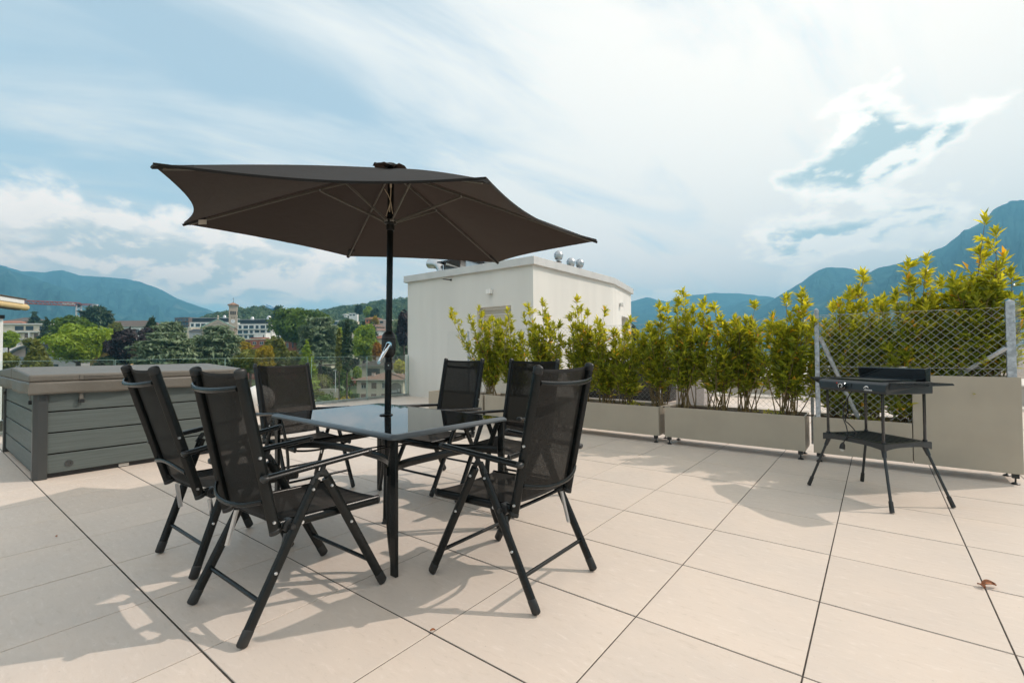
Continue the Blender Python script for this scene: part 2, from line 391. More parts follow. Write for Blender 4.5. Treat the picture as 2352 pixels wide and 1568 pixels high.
M_coping = mat('pale_stone_coping', (0.62, 0.58, 0.52), 0.6, var=0.06, vscale=9, bump=0.15)
M_render = mat('fine_white_plaster', (0.68, 0.67, 0.63), 0.85, var=0.035, vscale=1.6, stretch=(1, 1, .12), bump=0.35, bscale=260)

def tiles(xs, ys, z, skip=None, seed=3):
    rng = np.random.RandomState(seed); V = []; Q = []; gx, gy = 0.0029, 0.0040
    for a in range(*xs):
        for b in range(*ys):
            x0, x1, y0, y1 = a * .6 + gx, a * .6 + .6 - gx, b * .6 + gy, b * .6 + .6 - gy
            x0, x1, y0, y1 = max(x0, -7.30), x1, y0, y1
            if x1 < x0 + .01 or (skip and skip((x0 + x1) / 2, (y0 + y1) / 2)): continue
            dz = rng.uniform(-.0006, .0006); e = 0.0012; o = len(V); t = z + dz + rng.uniform(-.0003, .0003, 4)
            V += [(x0 + e, y0 + e, t[0]), (x1 - e, y0 + e, t[1]), (x1 - e, y1 - e, t[2]), (x0 + e, y1 - e, t[3]),
                  (x0, y0, z - .0012), (x1, y0, z - .0012), (x1, y1, z - .0012), (x0, y1, z - .0012),
                  (x0, y0, z - .02), (x1, y0, z - .02), (x1, y1, z - .02), (x0, y1, z - .02)]
            Q += [(o, o + 1, o + 2, o + 3)]
            for i in range(4):
                j = (i + 1) % 4; Q += [(o + 4 + i, o + 4 + j, o + j, o + i), (o + 8 + i, o + 8 + j, o + 4 + j, o + 4 + i)]
    return np.array(V), np.array(Q)
inb = lambda x, y: (-7.5 < x < -3.5 and y > 7.25) or (x < -3.9 and y > 7.2)
V, Q = tiles((-13, 12), (-8, 19), 0.0, inb)
tag(npmesh('terrace_floor', V, Q, M_tile), kind='structure')
b = MB().bb(-7.30, 7.3, -4.8, 11.38, -0.30, -0.0035); tag(b.build('terrace_slab', M_joint), kind='structure')
b = MB().bb(-7.56, -7.302, -4.8, 7.17, -0.36, 0.004); tag(b.build('terrace_edge', M_coping, bevel=0.006), kind='structure')
b = MB().bb(-7.50, 7.25, -4.75, 11.3, -16, -0.37)
tag(b.build('building_under_terrace', M_render), kind='structure')

# glass balustrade: each pane its own thing
M_pane = glass_mat('clear_glass_pane', (0.93, 0.97, 0.955), 0.9)
M_pedge = mat('polished_glass_edge', (0.34, 0.50, 0.46), 0.2, spec=0.8)
M_steel = mat('brushed_steel', (0.55, 0.56, 0.57), 0.3, metal=1.0, var=0.1, vscale=20)
pane_y = [(-4.75, -3.30), (-3.28, -1.83), (-1.81, -0.285), (-0.265, 1.29), (1.31, 2.862), (2.882, 4.452), (4.536, 5.883), (5.903, 7.13)]
pane_lab = {2: 'glass balustrade pane at the far left end behind the hot tub', 3: 'glass balustrade pane behind the left half of the hot tub cover', 4: 'glass balustrade pane behind the right half of the hot tub cover',
            5: 'glass balustrade pane beside the white globe lamp, ending at the wider gap', 6: 'glass balustrade pane right of the wider gap, in front of the garden', 7: 'last glass balustrade pane against the white stair house wall, before the tiled-roof house'}
for i, (a, c) in enumerate(pane_y):
    if i < 2: continue
    p = MB().bb(-7.386, -7.374, a, c, 0.004, 1.02).build('glass_pane', M_pane)
    tag(p, pane_lab[i], 'glass pane', 'glass panes of the terrace balustrade')
    e = MB().bb(-7.3875, -7.3725, a - .0005, c + .0005, 1.0205, 1.0235).bb(-7.3865, -7.3735, a - .0025, a - .0005, .004, 1.0205).bb(-7.3865, -7.3735, c + .0005, c + .0025, .004, 1.0205)
    e.build('edge', M_pedge, p)
    MB().bb(-7.42, -7.388, a, c, 0.005, 0.07).bb(-7.3715, -7.34, a, c, 0.005, 0.03).build('base_rail', M_steel, p)

# ------------------------------------------------------------------ white stair house on the roof
M_fascia = mat('folded_zinc_fascia', (0.60, 0.59, 0.57), 0.45, metal=0.25, var=0.05, vscale=3)
M_white = mat('white_lacquer', (0.80, 0.79, 0.76), 0.4)
M_doorw = mat('cream_door_leaf', (0.55, 0.52, 0.45), 0.5, var=0.04)
M_dark = mat('black_plastic', (0.012, 0.012, 0.013), 0.45)
M_galv = mat('galvanised_steel', (0.42, 0.45, 0.48), 0.42, metal=0.7, var=0.22, vscale=35, bump=0.1, rvar=0.12)
M_duct = mat('spiral_duct_steel', (0.60, 0.60, 0.60), 0.36, metal=1.0, var=0.1, vscale=6)
def stair_house():
    root = empty('stair_house', (-5.5, 7.18, 0)); K = Vector((5.5, -7.18, 0))
    tag(root, 'white plastered stair house on the roof terrace with grey metal parapet', 'building')
    def q(mb): mb.v = [tuple(Vector(v) + K) for v in mb.v]; return mb
    out = [(-7.47, 7.18), (-3.53, 7.18), (-3.53, 10.87), (-4.05, 13.24), (-7.47, 13.24)]
    n = len(out); w = MB()
    # front wall with door opening x -5.08..-4.11, z 0..2.10
    zt = 2.90
    def wall(p0, p1, op=None, dep=0.22):
        p0 = Vector((*p0, 0)); p1 = Vector((*p1, 0)); d = (p1 - p0); L_ = d.length; d.normalize(); nn = Vector((-d.y, d.x, 0))
        def P(s, z, k=0): r = p0 + d * s + nn * (k * dep); return (r.x, r.y, z)
        if not op: w.add([P(0, -.02), P(L_, -.02), P(L_, zt), P(0, zt)], [(0, 1, 2, 3)]); return
        a, b_, z0, z1 = op
        w.add([P(0, -.02), P(a, -.02), P(a, zt), P(0, zt)], [(0, 1, 2, 3)]); w.add([P(b_, -.02), P(L_, -.02), P(L_, zt), P(b_, zt)], [(0, 1, 2, 3)])
        w.add([P(a, z1), P(b_, z1), P(b_, zt), P(a, zt)], [(0, 1, 2, 3)])
        w.add([P(a, z0), P(a, z0, 1), P(a, z1, 1), P(a, z1)], [(0, 1, 2, 3)]); w.add([P(b_, z0, 1), P(b_, z0), P(b_, z1), P(b_, z1, 1)], [(0, 1, 2, 3)])
        w.add([P(a, z1), P(a, z1, 1), P(b_, z1, 1), P(b_, z1)], [(0, 1, 2, 3)])
        if z0 > 0: w.add([P(a, -.02), P(b_, -.02), P(b_, z0), P(a, z0)], [(0, 1, 2, 3)]); w.add([P(a, z0), P(b_, z0), P(b_, z0, 1), P(a, z0, 1)], [(0, 1, 2, 3)])
    wall(out[0], out[1], (2.39, 3.36, 0, 2.10)); wall(out[1], out[2]); wall(out[2], out[3], (1.05, 2.02, 0.0, 2.12), 0.35); wall(out[3], out[4]); wall(out[4], out[0])
    q(w).build('wall', M_render, root)
    def ins(k):
        c = Vector((sum(p[0] for p in out) / n, sum(p[1] for p in out) / n)); r = []
        for i in range(n):
            a, b_, c_ = Vector(out[i - 1]), Vector(out[i]), Vector(out[(i + 1) % n]); n1 = (b_ - a).normalized(); n2 = (c_ - b_).normalized()
            n1 = Vector((n1.y, -n1.x)); n2 = Vector((n2.y, -n2.x)); h = (n1 + n2); h = h / h.dot(n1); r.append(tuple(b_ + h * k))
        return r
    o1, o0 = ins(0.075), ins(-0.25)
    f = MB(); vs = [(x, y, z) for z in (2.895, 3.06) for x, y in o1] + [(x, y, 3.06) for x, y in o0] + [(x, y, 2.9) for x, y in o0] + [(x, y, 2.895) for x, y in out]
    fs = []
    for i in range(n):
        j = (i + 1) % n; fs += [(i, j, n + j, n + i), (n + i, n + j, 2 * n + j, 2 * n + i), (2 * n + i, 2 * n + j, 3 * n + j, 3 * n + i), (4 * n + i, 4 * n + j, j, i)]
    f.add(vs, fs); q(f).build('parapet', M_fascia, root, bevel=0.004)
    q(MB().add([(x, y, 2.93) for x, y in o0], [tuple(range(n))])).build('roof', M_joint, root)
    d = q(MB().bb(-5.08, -4.11, 7.385, 7.40, 0, 2.10)).build('door', M_doorw, root)
    q(MB().bb(-5.08, -5.03, 7.34, 7.384, 0, 2.05).bb(-4.16, -4.11, 7.34, 7.384, 0, 2.05).bb(-5.08, -4.11, 7.34, 7.384, 2.05, 2.0995).bb(-5.03, -4.16, 7.36, 7.384, 1.93, 1.95)).build('frame', M_white, d)
    q(MB().tube([(-4.95, 7.33, 1.02), (-4.85, 7.33, 1.02)], 0.01).tube([(-4.95, 7.384, 1.02), (-4.95, 7.33, 1.02)], 0.01)).build('handle', M_steel, d)
    e = Vector((-4.05 + 3.53, 13.24 - 10.87, 0)).normalized(); nn = Vector((-e.y, e.x, 0)); p = Vector((-3.53, 10.87, 0)) + e * 1.535 + nn * 0.34
    q(MB().box((p.x, p.y, 1.06), (0.97, 0.02, 2.12), rz=math.atan2(e.y, e.x))).build('door', M_doorw, root)
    q(MB().bb(-7.475, -7.445, 7.10, 7.16, 0, 1.05)).build('wall_rail', M_white, root)
    return root
stair_house()
def wall_lamp(x, y, z, rz, lab):
    t = empty('wall_lamp', (x, y, z), rz); tag(t, lab, 'lamp', 'square white wall lamps on the stair house')
    MB().bb(-.062, .062, -.105, -.012, -.05, .05).build('lamp_body', M_white, t, bevel=0.004)
    MB().bb(-.045, .045, -.0115, 0, -.04, .04).build('mounting_plate', M_dark, t)
    MB().bb(-.045, .045, -.095, -.03, -.054, -.0505).build('diffuser', M_coping, t)
wall_lamp(-4.667, 7.178, 2.43, 0, 'small white cube lamp on the shaded front wall above the door')
wall_lamp(-3.70, 11.70, 2.42, R(102.3), 'small white lamp on the sunlit far side wall above the niche')
t = tag(MB().tube([(-5.90, 7.178, 2.815), (-5.88, 6.90, 2.80)], 0.013, 8).tube([(-5.90, 7.179, 2.815), (-5.90, 7.165, 2.815)], .024, 10).build('overflow_spout', M_dark, None, True), 'thin black spout sticking out high on the white front wall', 'spout')

def cowl(x, y, z, s, lab):
    t = empty('roof_vent', (x, y, z)); tag(t, lab, 'roof vent', 'round metal vents on the stair house roof')
    MB().lathe([(.085 * s, 2.935 - z), (.085 * s, .16 * s), (.12 * s, .19 * s), (.125 * s, .2 * s), (.075 * s, .24 * s), (.075 * s, .27 * s)], n=20).build('pipe', M_duct, t, True)
    MB().lathe([(.08 * s, .271 * s), (.135 * s, .31 * s), (.155 * s, .38 * s), (.155 * s, .43 * s)], n=24).build('bowl', M_duct, t, True)
    MB().lathe([(.17 * s, .4305 * s), (.17 * s, .445 * s), (.155 * s, .50 * s), (.12 * s, .56 * s), (.06 * s, .60 * s), (.01 * s, .61 * s)], n=24).build('dome', M_galv, t, True)
cowl(-4.15, 9.157, 3.183, 0.68, 'tallest round metal vent, left of the pair of vents')
cowl(-4.15, 9.746, 3.10, 0.68, 'round metal vent in the middle of the three on the roof')
cowl(-4.15, 10.207, 3.14, 0.68, 'round metal vent nearest the right end of the parapet')
cowl(-5.28, 7.80, 3.04, 0.60, 'round metal vent half hidden behind the roof corner under the parasol')
for x, y, lab in ((-4.15, 8.65, 'short black pipe stub left of the tallest vent'), (-4.15, 9.42, 'short black pipe stub between the tallest vent and the pair'), (-6.714, 7.8, 'short black pipe stub beside the bent duct')):
    tag(MB().lathe([(.075, 0), (.075, .27), (.085, .272), (.085, .30), (.065, .30), (.065, .2)], (x, y, 2.93), 16).build('pipe_stub', M_dark, None, True), lab, 'pipe', 'black pipe stubs on the stair house roof')
t = empty('bent_duct', (-6.86, 7.8, 2.93)); tag(t, 'shiny bent ventilation duct facing left on the flat roof', 'duct')
pts = [(0, 0, 0), (0, 0, .26)] + [(-.30 * (1 - math.cos(a)), 0, .26 + .24 * math.sin(a)) for a in np.linspace(.25, 1.5, 7)] + [(-.46, 0, .53)]
MB().tube(pts, .125, 18, cap=False).build('elbow', M_duct, t, True)
for i in range(2, len(pts), 1): MB().tube([Vector(pts[i]) * .985 + Vector(pts[i - 1]) * .015, Vector(pts[i])], .131, 18, cap=False).build('seam', M_galv, t, True)
MB().lathe([(.11, 0), (.11, .004)], (-.43, 0, .525), 16, Matrix.Rotation(R(90), 4, 'Y')).build('mouth', mat('duct_inside', (.22, .15, .09), .6), t)
t = empty('solar_panel', (-6.25, 7.95, 2.93)); tag(t, 'tilted dark solar panel lying low on the flat roof', 'solar panel')
MB().box((0, 0, .44), (1.05, .8, .035), m=Matrix.Rotation(R(-3), 4, 'X')).build('panel', mat('solar_glass', (.01, .012, .02), .12, coat=.5), t)
for x in (-.4, .4): MB().bb(x - .015, x + .015, -.3, .3, 0, .40).build('rail', M_steel, t)

# ------------------------------------------------------------------ furniture materials
M_alu = mat('dark_powder_coat', (0.006, 0.0075, 0.0075), 0.27, spec=0.32, bump=0.05, bscale=400)
M_mesh = see_through('black_textilene', (0.024, 0.0225, 0.0205), 0.955, 0.9, scale=600)
M_hem = mat('black_sewn_hem', (0.009, 0.009, 0.009), 0.8)
M_bolt = mat('zinc_bolt', (0.62, 0.64, 0.65), 0.28, metal=0.9)
M_cap = mat('black_end_cap', (0.014, 0.015, 0.015), 0.42)

def make_chair(foot=0.63, apex=(0.315, 0.575), arm=((0.075, 0.622), (0.55, 0.652)), top=(-0.005, 1.045), bot=(0.13, 0.40), seat=(0.14, 0.625, 0.412), low=(-0.05, -0.02)):
    root = empty('folding_chair')
    # back stiles (oval tube) and fabric between them
    fb = Vector((0, bot[0], bot[1])); ft = Vector((0, top[0], top[1])); ax = (ft - fb).normalized(); nrm = Vector((1, 0, 0)).cross(ax)   # nrm: backwards/forwards
    if nrm.y < 0: nrm = -nrm
    def on(s, x, off=0.0): p = fb + (ft - fb) * s; return Vector((x, p.y, p.z)) + nrm * off
    for sx in (-1, 1):
        st = MB().tube([on(0.0, sx * .228), on(.97, sx * .228)], 0.0135, 14, ry=0.0235, side=nrm).build('back_stile', M_alu, root, True)
        MB().tube([on(.965, sx * .228), on(1.0, sx * .228)], [0.0145, 0.0143], 14, ry=0.0245, side=nrm, dome=.012).build('end_cap', M_cap, st, True)
        MB().tube([on(-.022, sx * .228), on(.0, sx * .228)], 0.0145, 14, ry=0.0245, side=nrm, dome=.006).build('end_cap', M_cap, st, True)
        for s_ in (.055, .47):
            p = on(s_, sx * .2435, -.002); MB().tube([p - Vector((sx * .004, 0, 0)), p + Vector((sx * .004, 0, 0))], [.007, .0055], 10).build('bolt', M_bolt, st, True)
    fb_ = MB(); nu, nv = 8, 14
    for j in range(nv + 1):
        for i in range(nu + 1):
            u = -1 + 2 * i / nu; s_ = .055 + (.982 - .055) * j / nv
            sag = -.016 * (1 - u * u) + .0125
            e = -.006 * (1 - u * u) * (j == nv)
            fb_.v.append(tuple(on(s_ + e, u * .220, sag)))
    for j in range(nv):
        for i in range(nu): a = j * (nu + 1) + i; fb_.f.append((a, a + 1, a + nu + 2, a + nu + 1))
    back = fb_.build('backrest', M_mesh, root, True)
    h = MB()
    for sx in (-1, 1):
        h.tube([on(.055, sx * .203, .0125), on(.98, sx * .207, .0125)], .0012, 4, ry=.010, side=(1, 0, 0))
    for s_ in (.06, .974): h.tube([on(s_ - .006 * (1 - u * u) * (s_ > .5), u * .21, .0125 - .016 * (1 - u * u)) for u in np.linspace(-1, 1, 9)], .0015, 4, ry=.009, side=ax)
    h.build('hem', M_hem, back)
    def bar(name, s_, bow, rise, r=.0085):
        pts = [on(s_, u * .224, -.022 + bow * (1 - abs(u) ** 2.4)) + Vector((0, 0, rise * (1 - u * u))) for u in np.linspace(-1, 1, 15)]
        MB().tube(pts, r, 10, ry=r * 1.35, side=(0, 0, 1)).build(name, M_alu, root, True)
    bar('crossbar', .905, -.040, -.004); bar('crossbar', .20, low[0], low[1], .0075)
    # seat
    y0, y1, z = seat
    for sx in (-1, 1):
        r_ = MB().tube([(sx * .226, y0 + .01, z), (sx * .226, y1, z - .012)], 0.0125, 12, ry=.021, side=(0, 0, 1)).build('seat_rail', M_alu, root, True)
        MB().tube([(sx * .226, y1 - .002, z - .012), (sx * .226, y1 + .006, z - .012)], 0.0133, 12, ry=.0218, side=(0, 0, 1), dome=.006).build('end_cap', M_cap, r_, True)
    sb = MB(); nv2 = 10
    for j in range(nv2 + 1):
        for i in range(nu + 1):
            u = -1 + 2 * i / nu; t = j / nv2
            sb.v.append((u * .215, y0 + .035 + (y1 - y0 - .045) * t, z + .014 - .012 * t - .016 * (1 - u * u) * (1 - .3 * abs(2 * t - 1))))
    for j in range(nv2):
        for i in range(nu): a = j * (nu + 1) + i; sb.f.append((a, a + 1, a + nu + 2, a + nu + 1))
    sm = sb.build('seat', M_mesh, root, True)
    MB().tube([(u * .215, y1 - .012, z + .003 - .010 * (1 - u * u)) for u in np.linspace(-1, 1, 9)], .0016, 4, ry=.01, side=(0, 1, 0)).build('hem', M_hem, sm)
    MB().tube([(u * .22, y0 + .02 + .10 * (1 - u * u), z - .012 - .060 * (1 - abs(u) ** 2.2)) for u in np.linspace(-1, 1, 15)], .009, 10).build('seat_bow', M_alu, root, True)
    MB().tube([(u * .22, y1 - .03 - .02 * (1 - u * u), z - .022 - .028 * (1 - abs(u) ** 2.2)) for u in np.linspace(-1, 1, 13)], .008, 10).build('seat_bow', M_alu, root, True)
    # legs: two per side meeting at the arm bracket
    ay, az = apex
    for sx in (-1, 1):
        X = sx * .256
        for k, (fy, dy, xo) in enumerate(((0.0, -.020, -.004), (foot, .020, .004))):
            a = Vector((X + xo * sx, fy, .018)); b_ = Vector((X + xo * sx, ay + dy, az)); d = (b_ - a).normalized(); side = Vector((1, 0, 0)).cross(d)
            lg = MB().tube([a + d * .01, b_], 0.0130, 14, ry=.0218, side=side).build('leg', M_alu, root, True)
            MB().tube([a - d * .004, a + d * .045], 0.0142, 14, ry=.0230, side=side, dome=.011).build('foot_cap', M_cap, lg, True)
            for s_ in ((.93, .40) if k == 0 else (.93, .60)):
                p = a + (b_ - a) * s_; MB().tube([p + Vector((sx * .012, 0, 0)), p + Vector((sx * .0172, 0, 0))], [.0072, .005], 10).build('bolt', M_bolt, lg, True)
        br = MB().tube([(X, ay - .042, az - .020), (X, ay - .015, az + .022), (X, ay + .015, az + .022), (X, ay + .042, az - .020)], .0075, 8, ry=.014, side=(0, 0, 1))
        br.tube([(X, ay, az + .015), (X, ay + .012, az + .055)], .0075, 8, ry=.013, side=(0, 1, 0)).build('arm_bracket', M_cap, root, True)
        (p0y, p0z), (p1y, p1z) = arm
        am = MB().tube([(X + sx * .004, p0y, p0z), (X + sx * .004, p1y, p1z)], 0.0135, 14, ry=.0205, side=(1, 0, 0)).build('armrest', M_alu, root, True)
        d = Vector((0, p1y - p0y, p1z - p0z)).normalized()
        for p, q in ((Vector((X + sx * .004, p0y, p0z)), -1), (Vector((X + sx * .004, p1y, p1z)), 1)):
            MB().tube([p - d * q * .006, p + d * q * .006], 0.0145, 14, ry=.0215, side=(1, 0, 0), dome=.009).build('end_cap', M_cap, am, True)
        hx = sx * .250; hy, hz = y0 + .045, z - .006
        hg = MB().tube([(sx * .212, hy, hz), (sx * .246, hy, hz)], .027, 16)
        hg.tube([(sx * .226, hy + .005, hz), (sx * .226, hy + .075, hz + .002)], .011, 8, ry=.019, side=(0, 0, 1)).tube([(sx * .24, hy, hz), (sx * .272, hy, hz)], .011, 10)
        hg = hg.build('hinge', M_cap, root, True)
        for dy in (0, .05): MB().tube([(sx * .2455, hy + dy, hz), (sx * .2505, hy + dy, hz)], .0075, 10).build('bolt', M_bolt, hg, True)
        f0 = Vector((X + .004 * sx, .0, .018)); f1 = Vector((X, ay - .02, az)); q = f0 + (f1 - f0) * .42
        st = Vector((sx * .236, hy - .012, hz - .03)); en = Vector((sx * .238, q.y + .008, q.z - .03)); d = (en - st)
        MB().tube([st, st + d * .5, en], .0018, 4, ry=.011, side=Vector((1, 0, 0)).cross(d).normalized()).build('support_strap', M_bolt, root)
    for fy, t in ((0.0, .22), (foot, .21)):
        y = fy + (ay - fy) * t; z_ = .018 + (az - .018) * t
        MB().tube([(-.252, y, z_), (.252, y, z_)], .0095, 10).build('stretcher', M_alu, root, True)
    return root

def copy_tree(o, parent=None):
    c = o.copy(); COL.objects.link(c); c.parent = parent
    for ch in list(o.children): copy_tree(ch, c)
    return c
GC = 'black folding armchairs around the glass table'
std = make_chair()
std.location = (-0.145, 0.098, 0)
tag(std, 'nearest black folding armchair at the lower left, its back to the viewer', 'chair', GC)
c = copy_tree(std); c.location = (0.862, 1.203, 0); c.rotation_euler = (0, 0, R(90))
tag(c, 'black folding armchair at the right end of the table, seen from behind', 'chair', GC)
c = copy_tree(std); c.location = (-0.968, 2.43, 0); c.rotation_euler = (0, 0, R(180))
tag(c, 'black folding armchair across the table whose back is mirrored in the glass top', 'chair', GC)
c = copy_tree(std); c.location = (-0.19, 2.44, 0); c.rotation_euler = (0, 0, R(180.5))
tag(c, 'black folding armchair half hidden behind the chair at the right end', 'chair', GC)
t = make_chair(foot=.478, apex=(.222, .61), arm=((-.045, .628), (.412, .698)), top=(-.165, 1.045), bot=(.03, .405), seat=(.04, .53, .412), low=(-.015, .03))
t.location = (-0.913, 0.188, 0)
tag(t, 'black folding armchair in front of the hot tub, arms sloping upward', 'chair', GC)
t = make_chair(foot=.60, apex=(.30, .58), arm=((.02, .61), (.52, .655)), top=(-.115, 1.012), bot=(.085, .395), seat=(.10, .60, .40))
t.location = (-2.03, 1.345, 0); t.rotation_euler = (0, 0, R(-92))
tag(t, 'black folding armchair with the white globe lamp showing through its mesh back', 'chair', GC)

# ------------------------------------------------------------------ table
def table_glass():
    m = bpy.data.materials.new('smoked_table_glass'); m.use_nodes = True; T = NT(m.node_tree); b = T.N['Principled BSDF']
    b.inputs['Base Color'].default_value = (0.004, 0.005, 0.006, 1); b.inputs['Roughness'].default_value = 0.015; b.inputs['IOR'].default_value = 1.72; b.inputs['Specular IOR Level'].default_value = 0.6
    co = T.n('ShaderNodeTexCoord').outputs['Object']; n = T.noise(co, 9, 5, 0.6)
    T.put(b.inputs['Roughness'], T.ramp(n, 0.5, 0.8, 0.012, 0.07))
    return m
t = empty('dining_table', (-0.545, 1.243, 0), R(-2.3)); tag(t, 'rectangular patio table with smoked glass top and dark metal frame', 'table')
hx, hy, zt = .695, .44, .702
def rrect(hx, hy, r, n=6, bow=0.0):
    o = []
    for cx, cy, a0 in ((hx - r, hy - r, 0), (-hx + r, hy - r, 90), (-hx + r, -hy + r, 180), (hx - r, -hy + r, 270)):
        for k in range(n + 1): a = R(a0 + 90 * k / n); o.append((cx + r * math.cos(a), cy + r * math.sin(a)))
    return o
inn = rrect(hx - .036, hy - .036, .012); n = len(inn)
MB().prism(inn, zt - .005, zt).build('glass_top', table_glass(), t, bevel=.001)
outr = rrect(hx, hy, .03)
f = MB(); f.add([(x, y, zt + .0008) for x, y in inn] + [(x * 1, y * 1, zt - .002) for x, y in rrect(hx - .012, hy - .012, .026)] + [(x, y, zt - .012) for x, y in outr] + [(x, y, zt - .022) for x, y in outr] + [(x, y, zt - .024) for x, y in rrect(hx - .04, hy - .04, .012)] + [(x, y, zt - .006) for x, y in inn],
              [(k * n + i, k * n + (i + 1) % n, (k + 1) * n + (i + 1) % n, (k + 1) * n + i) for k in range(5) for i in range(n)])
M_tframe = mat('table_frame_coat', (0.050, 0.062, 0.070), 0.28, spec=0.7, bump=0.08, bscale=600)
f.build('top_frame', M_tframe, t, True)
for sx in (-1, 1):
    for sy in (-1, 1):
        # a leg is an angle profile: straight outer blade, bowed inner blade
        lg = MB(); ox, oy = sx * (hx - .035), sy * (hy - .035)
        lg.box((ox, oy, (zt - .026) / 2), (.046, .018, zt - .026))
        P = []; 
        for k in range(15):
            u = k / 14; P.append((ox - sx * (.010 + .085 * math.sin(math.pi * u) ** .8), oy - sy * (.012 + .018 * math.sin(math.pi * u)), .004 + (zt - .034) * u))
        lg.tube(P, .006, 8, ry=.021, side=(1, 0, 0))
        lg.build('leg', M_alu, t, True, bevel=.002)
        MB().tube([(ox, oy, zt - .030), (ox - sx * .04, oy - sy * .03, zt - .030)], .010, 8).build('corner_bracket', M_cap, t, True)
for sy in (-1, 1):
    pts = [(-(hx - .12), sy * (hy - .045), .50)] + [(u * (hx - .14), sy * (hy - .05 - .20 * (1 - abs(u) ** 3) ** .8), .50) for u in np.linspace(-.92, .92, 19)] + [((hx - .12), sy * (hy - .045), .50)]
    MB().tube(pts, .007, 8, ry=.024, side=(0, 0, 1)).build('side_rail', M_alu, t, True)
for sx in (-1, 1):
    pts = [(sx * (hx - .05 - .16 * (1 - abs(u) ** 4) ** .7), u * (hy - .06), .50) for u in np.linspace(-1, 1, 17)]
    MB().tube(pts, .007, 8, ry=.024, side=(0, 0, 1)).build('end_rail', M_alu, t, True)
h = MB()
for sx in (-1, 1): h.tube([(sx * .06, -.2, .495), (sx * .028, 0, .495), (sx * .06, .2, .495)], .005, 8)
h.build('pole_holder', M_alu, t, True)
MB().lathe([(.024, 0), (.042, 0), (.044, .003), (.040, .006), (.024, .008)], (.006, .004, zt + .001), 24).build('pole_ring', M_cap, t, True)

# ------------------------------------------------------------------ parasol
M_canvas = bpy.data.materials.new('dark_taupe_canvas'); M_canvas.use_nodes = True
T = NT(M_canvas.node_tree); b = T.N['Principled BSDF']; co = T.n('ShaderNodeTexCoord').outputs['Object']
b.inputs['Base Color'].default_value = (0.014, 0.0120, 0.0105, 1); b.inputs['Roughness'].default_value = .8; b.inputs['Sheen Weight'].default_value = .10
tr = T.n('ShaderNodeBsdfTranslucent'); tr.inputs[0].default_value = (0.030, 0.019, 0.014, 1); ms = T.n('ShaderNodeMixShader'); ms.inputs[0].default_value = .42
bn = T.n('ShaderNodeBump'); bn.inputs['Strength'].default_value = .35; bn.inputs['Distance'].default_value = .004
T.L.new(T.m('ADD', T.noise(co, 420, 2), T.m('MULTIPLY', T.noise(T.v('MULTIPLY', co, (3, 3, 9)), 2.2, 5, .6, .8), 4.0)), bn.inputs['Height']); T.L.new(bn.outputs[0], b.inputs['Normal'])
T.L.new(b.outputs[0], ms.inputs[1]); T.L.new(tr.outputs[0], ms.inputs[2]); T.L.new(ms.outputs[0], T.N['Material Output'].inputs[0])
M_rib = mat('rib_steel', (0.13, 0.122, 0.105), 0.30, spec=.8)
M_cord = mat('cream_cord', (.62, .52, .38), .9)
M_chrome = mat('chromed_crank', (.80, .82, .84), .12, metal=1.0)
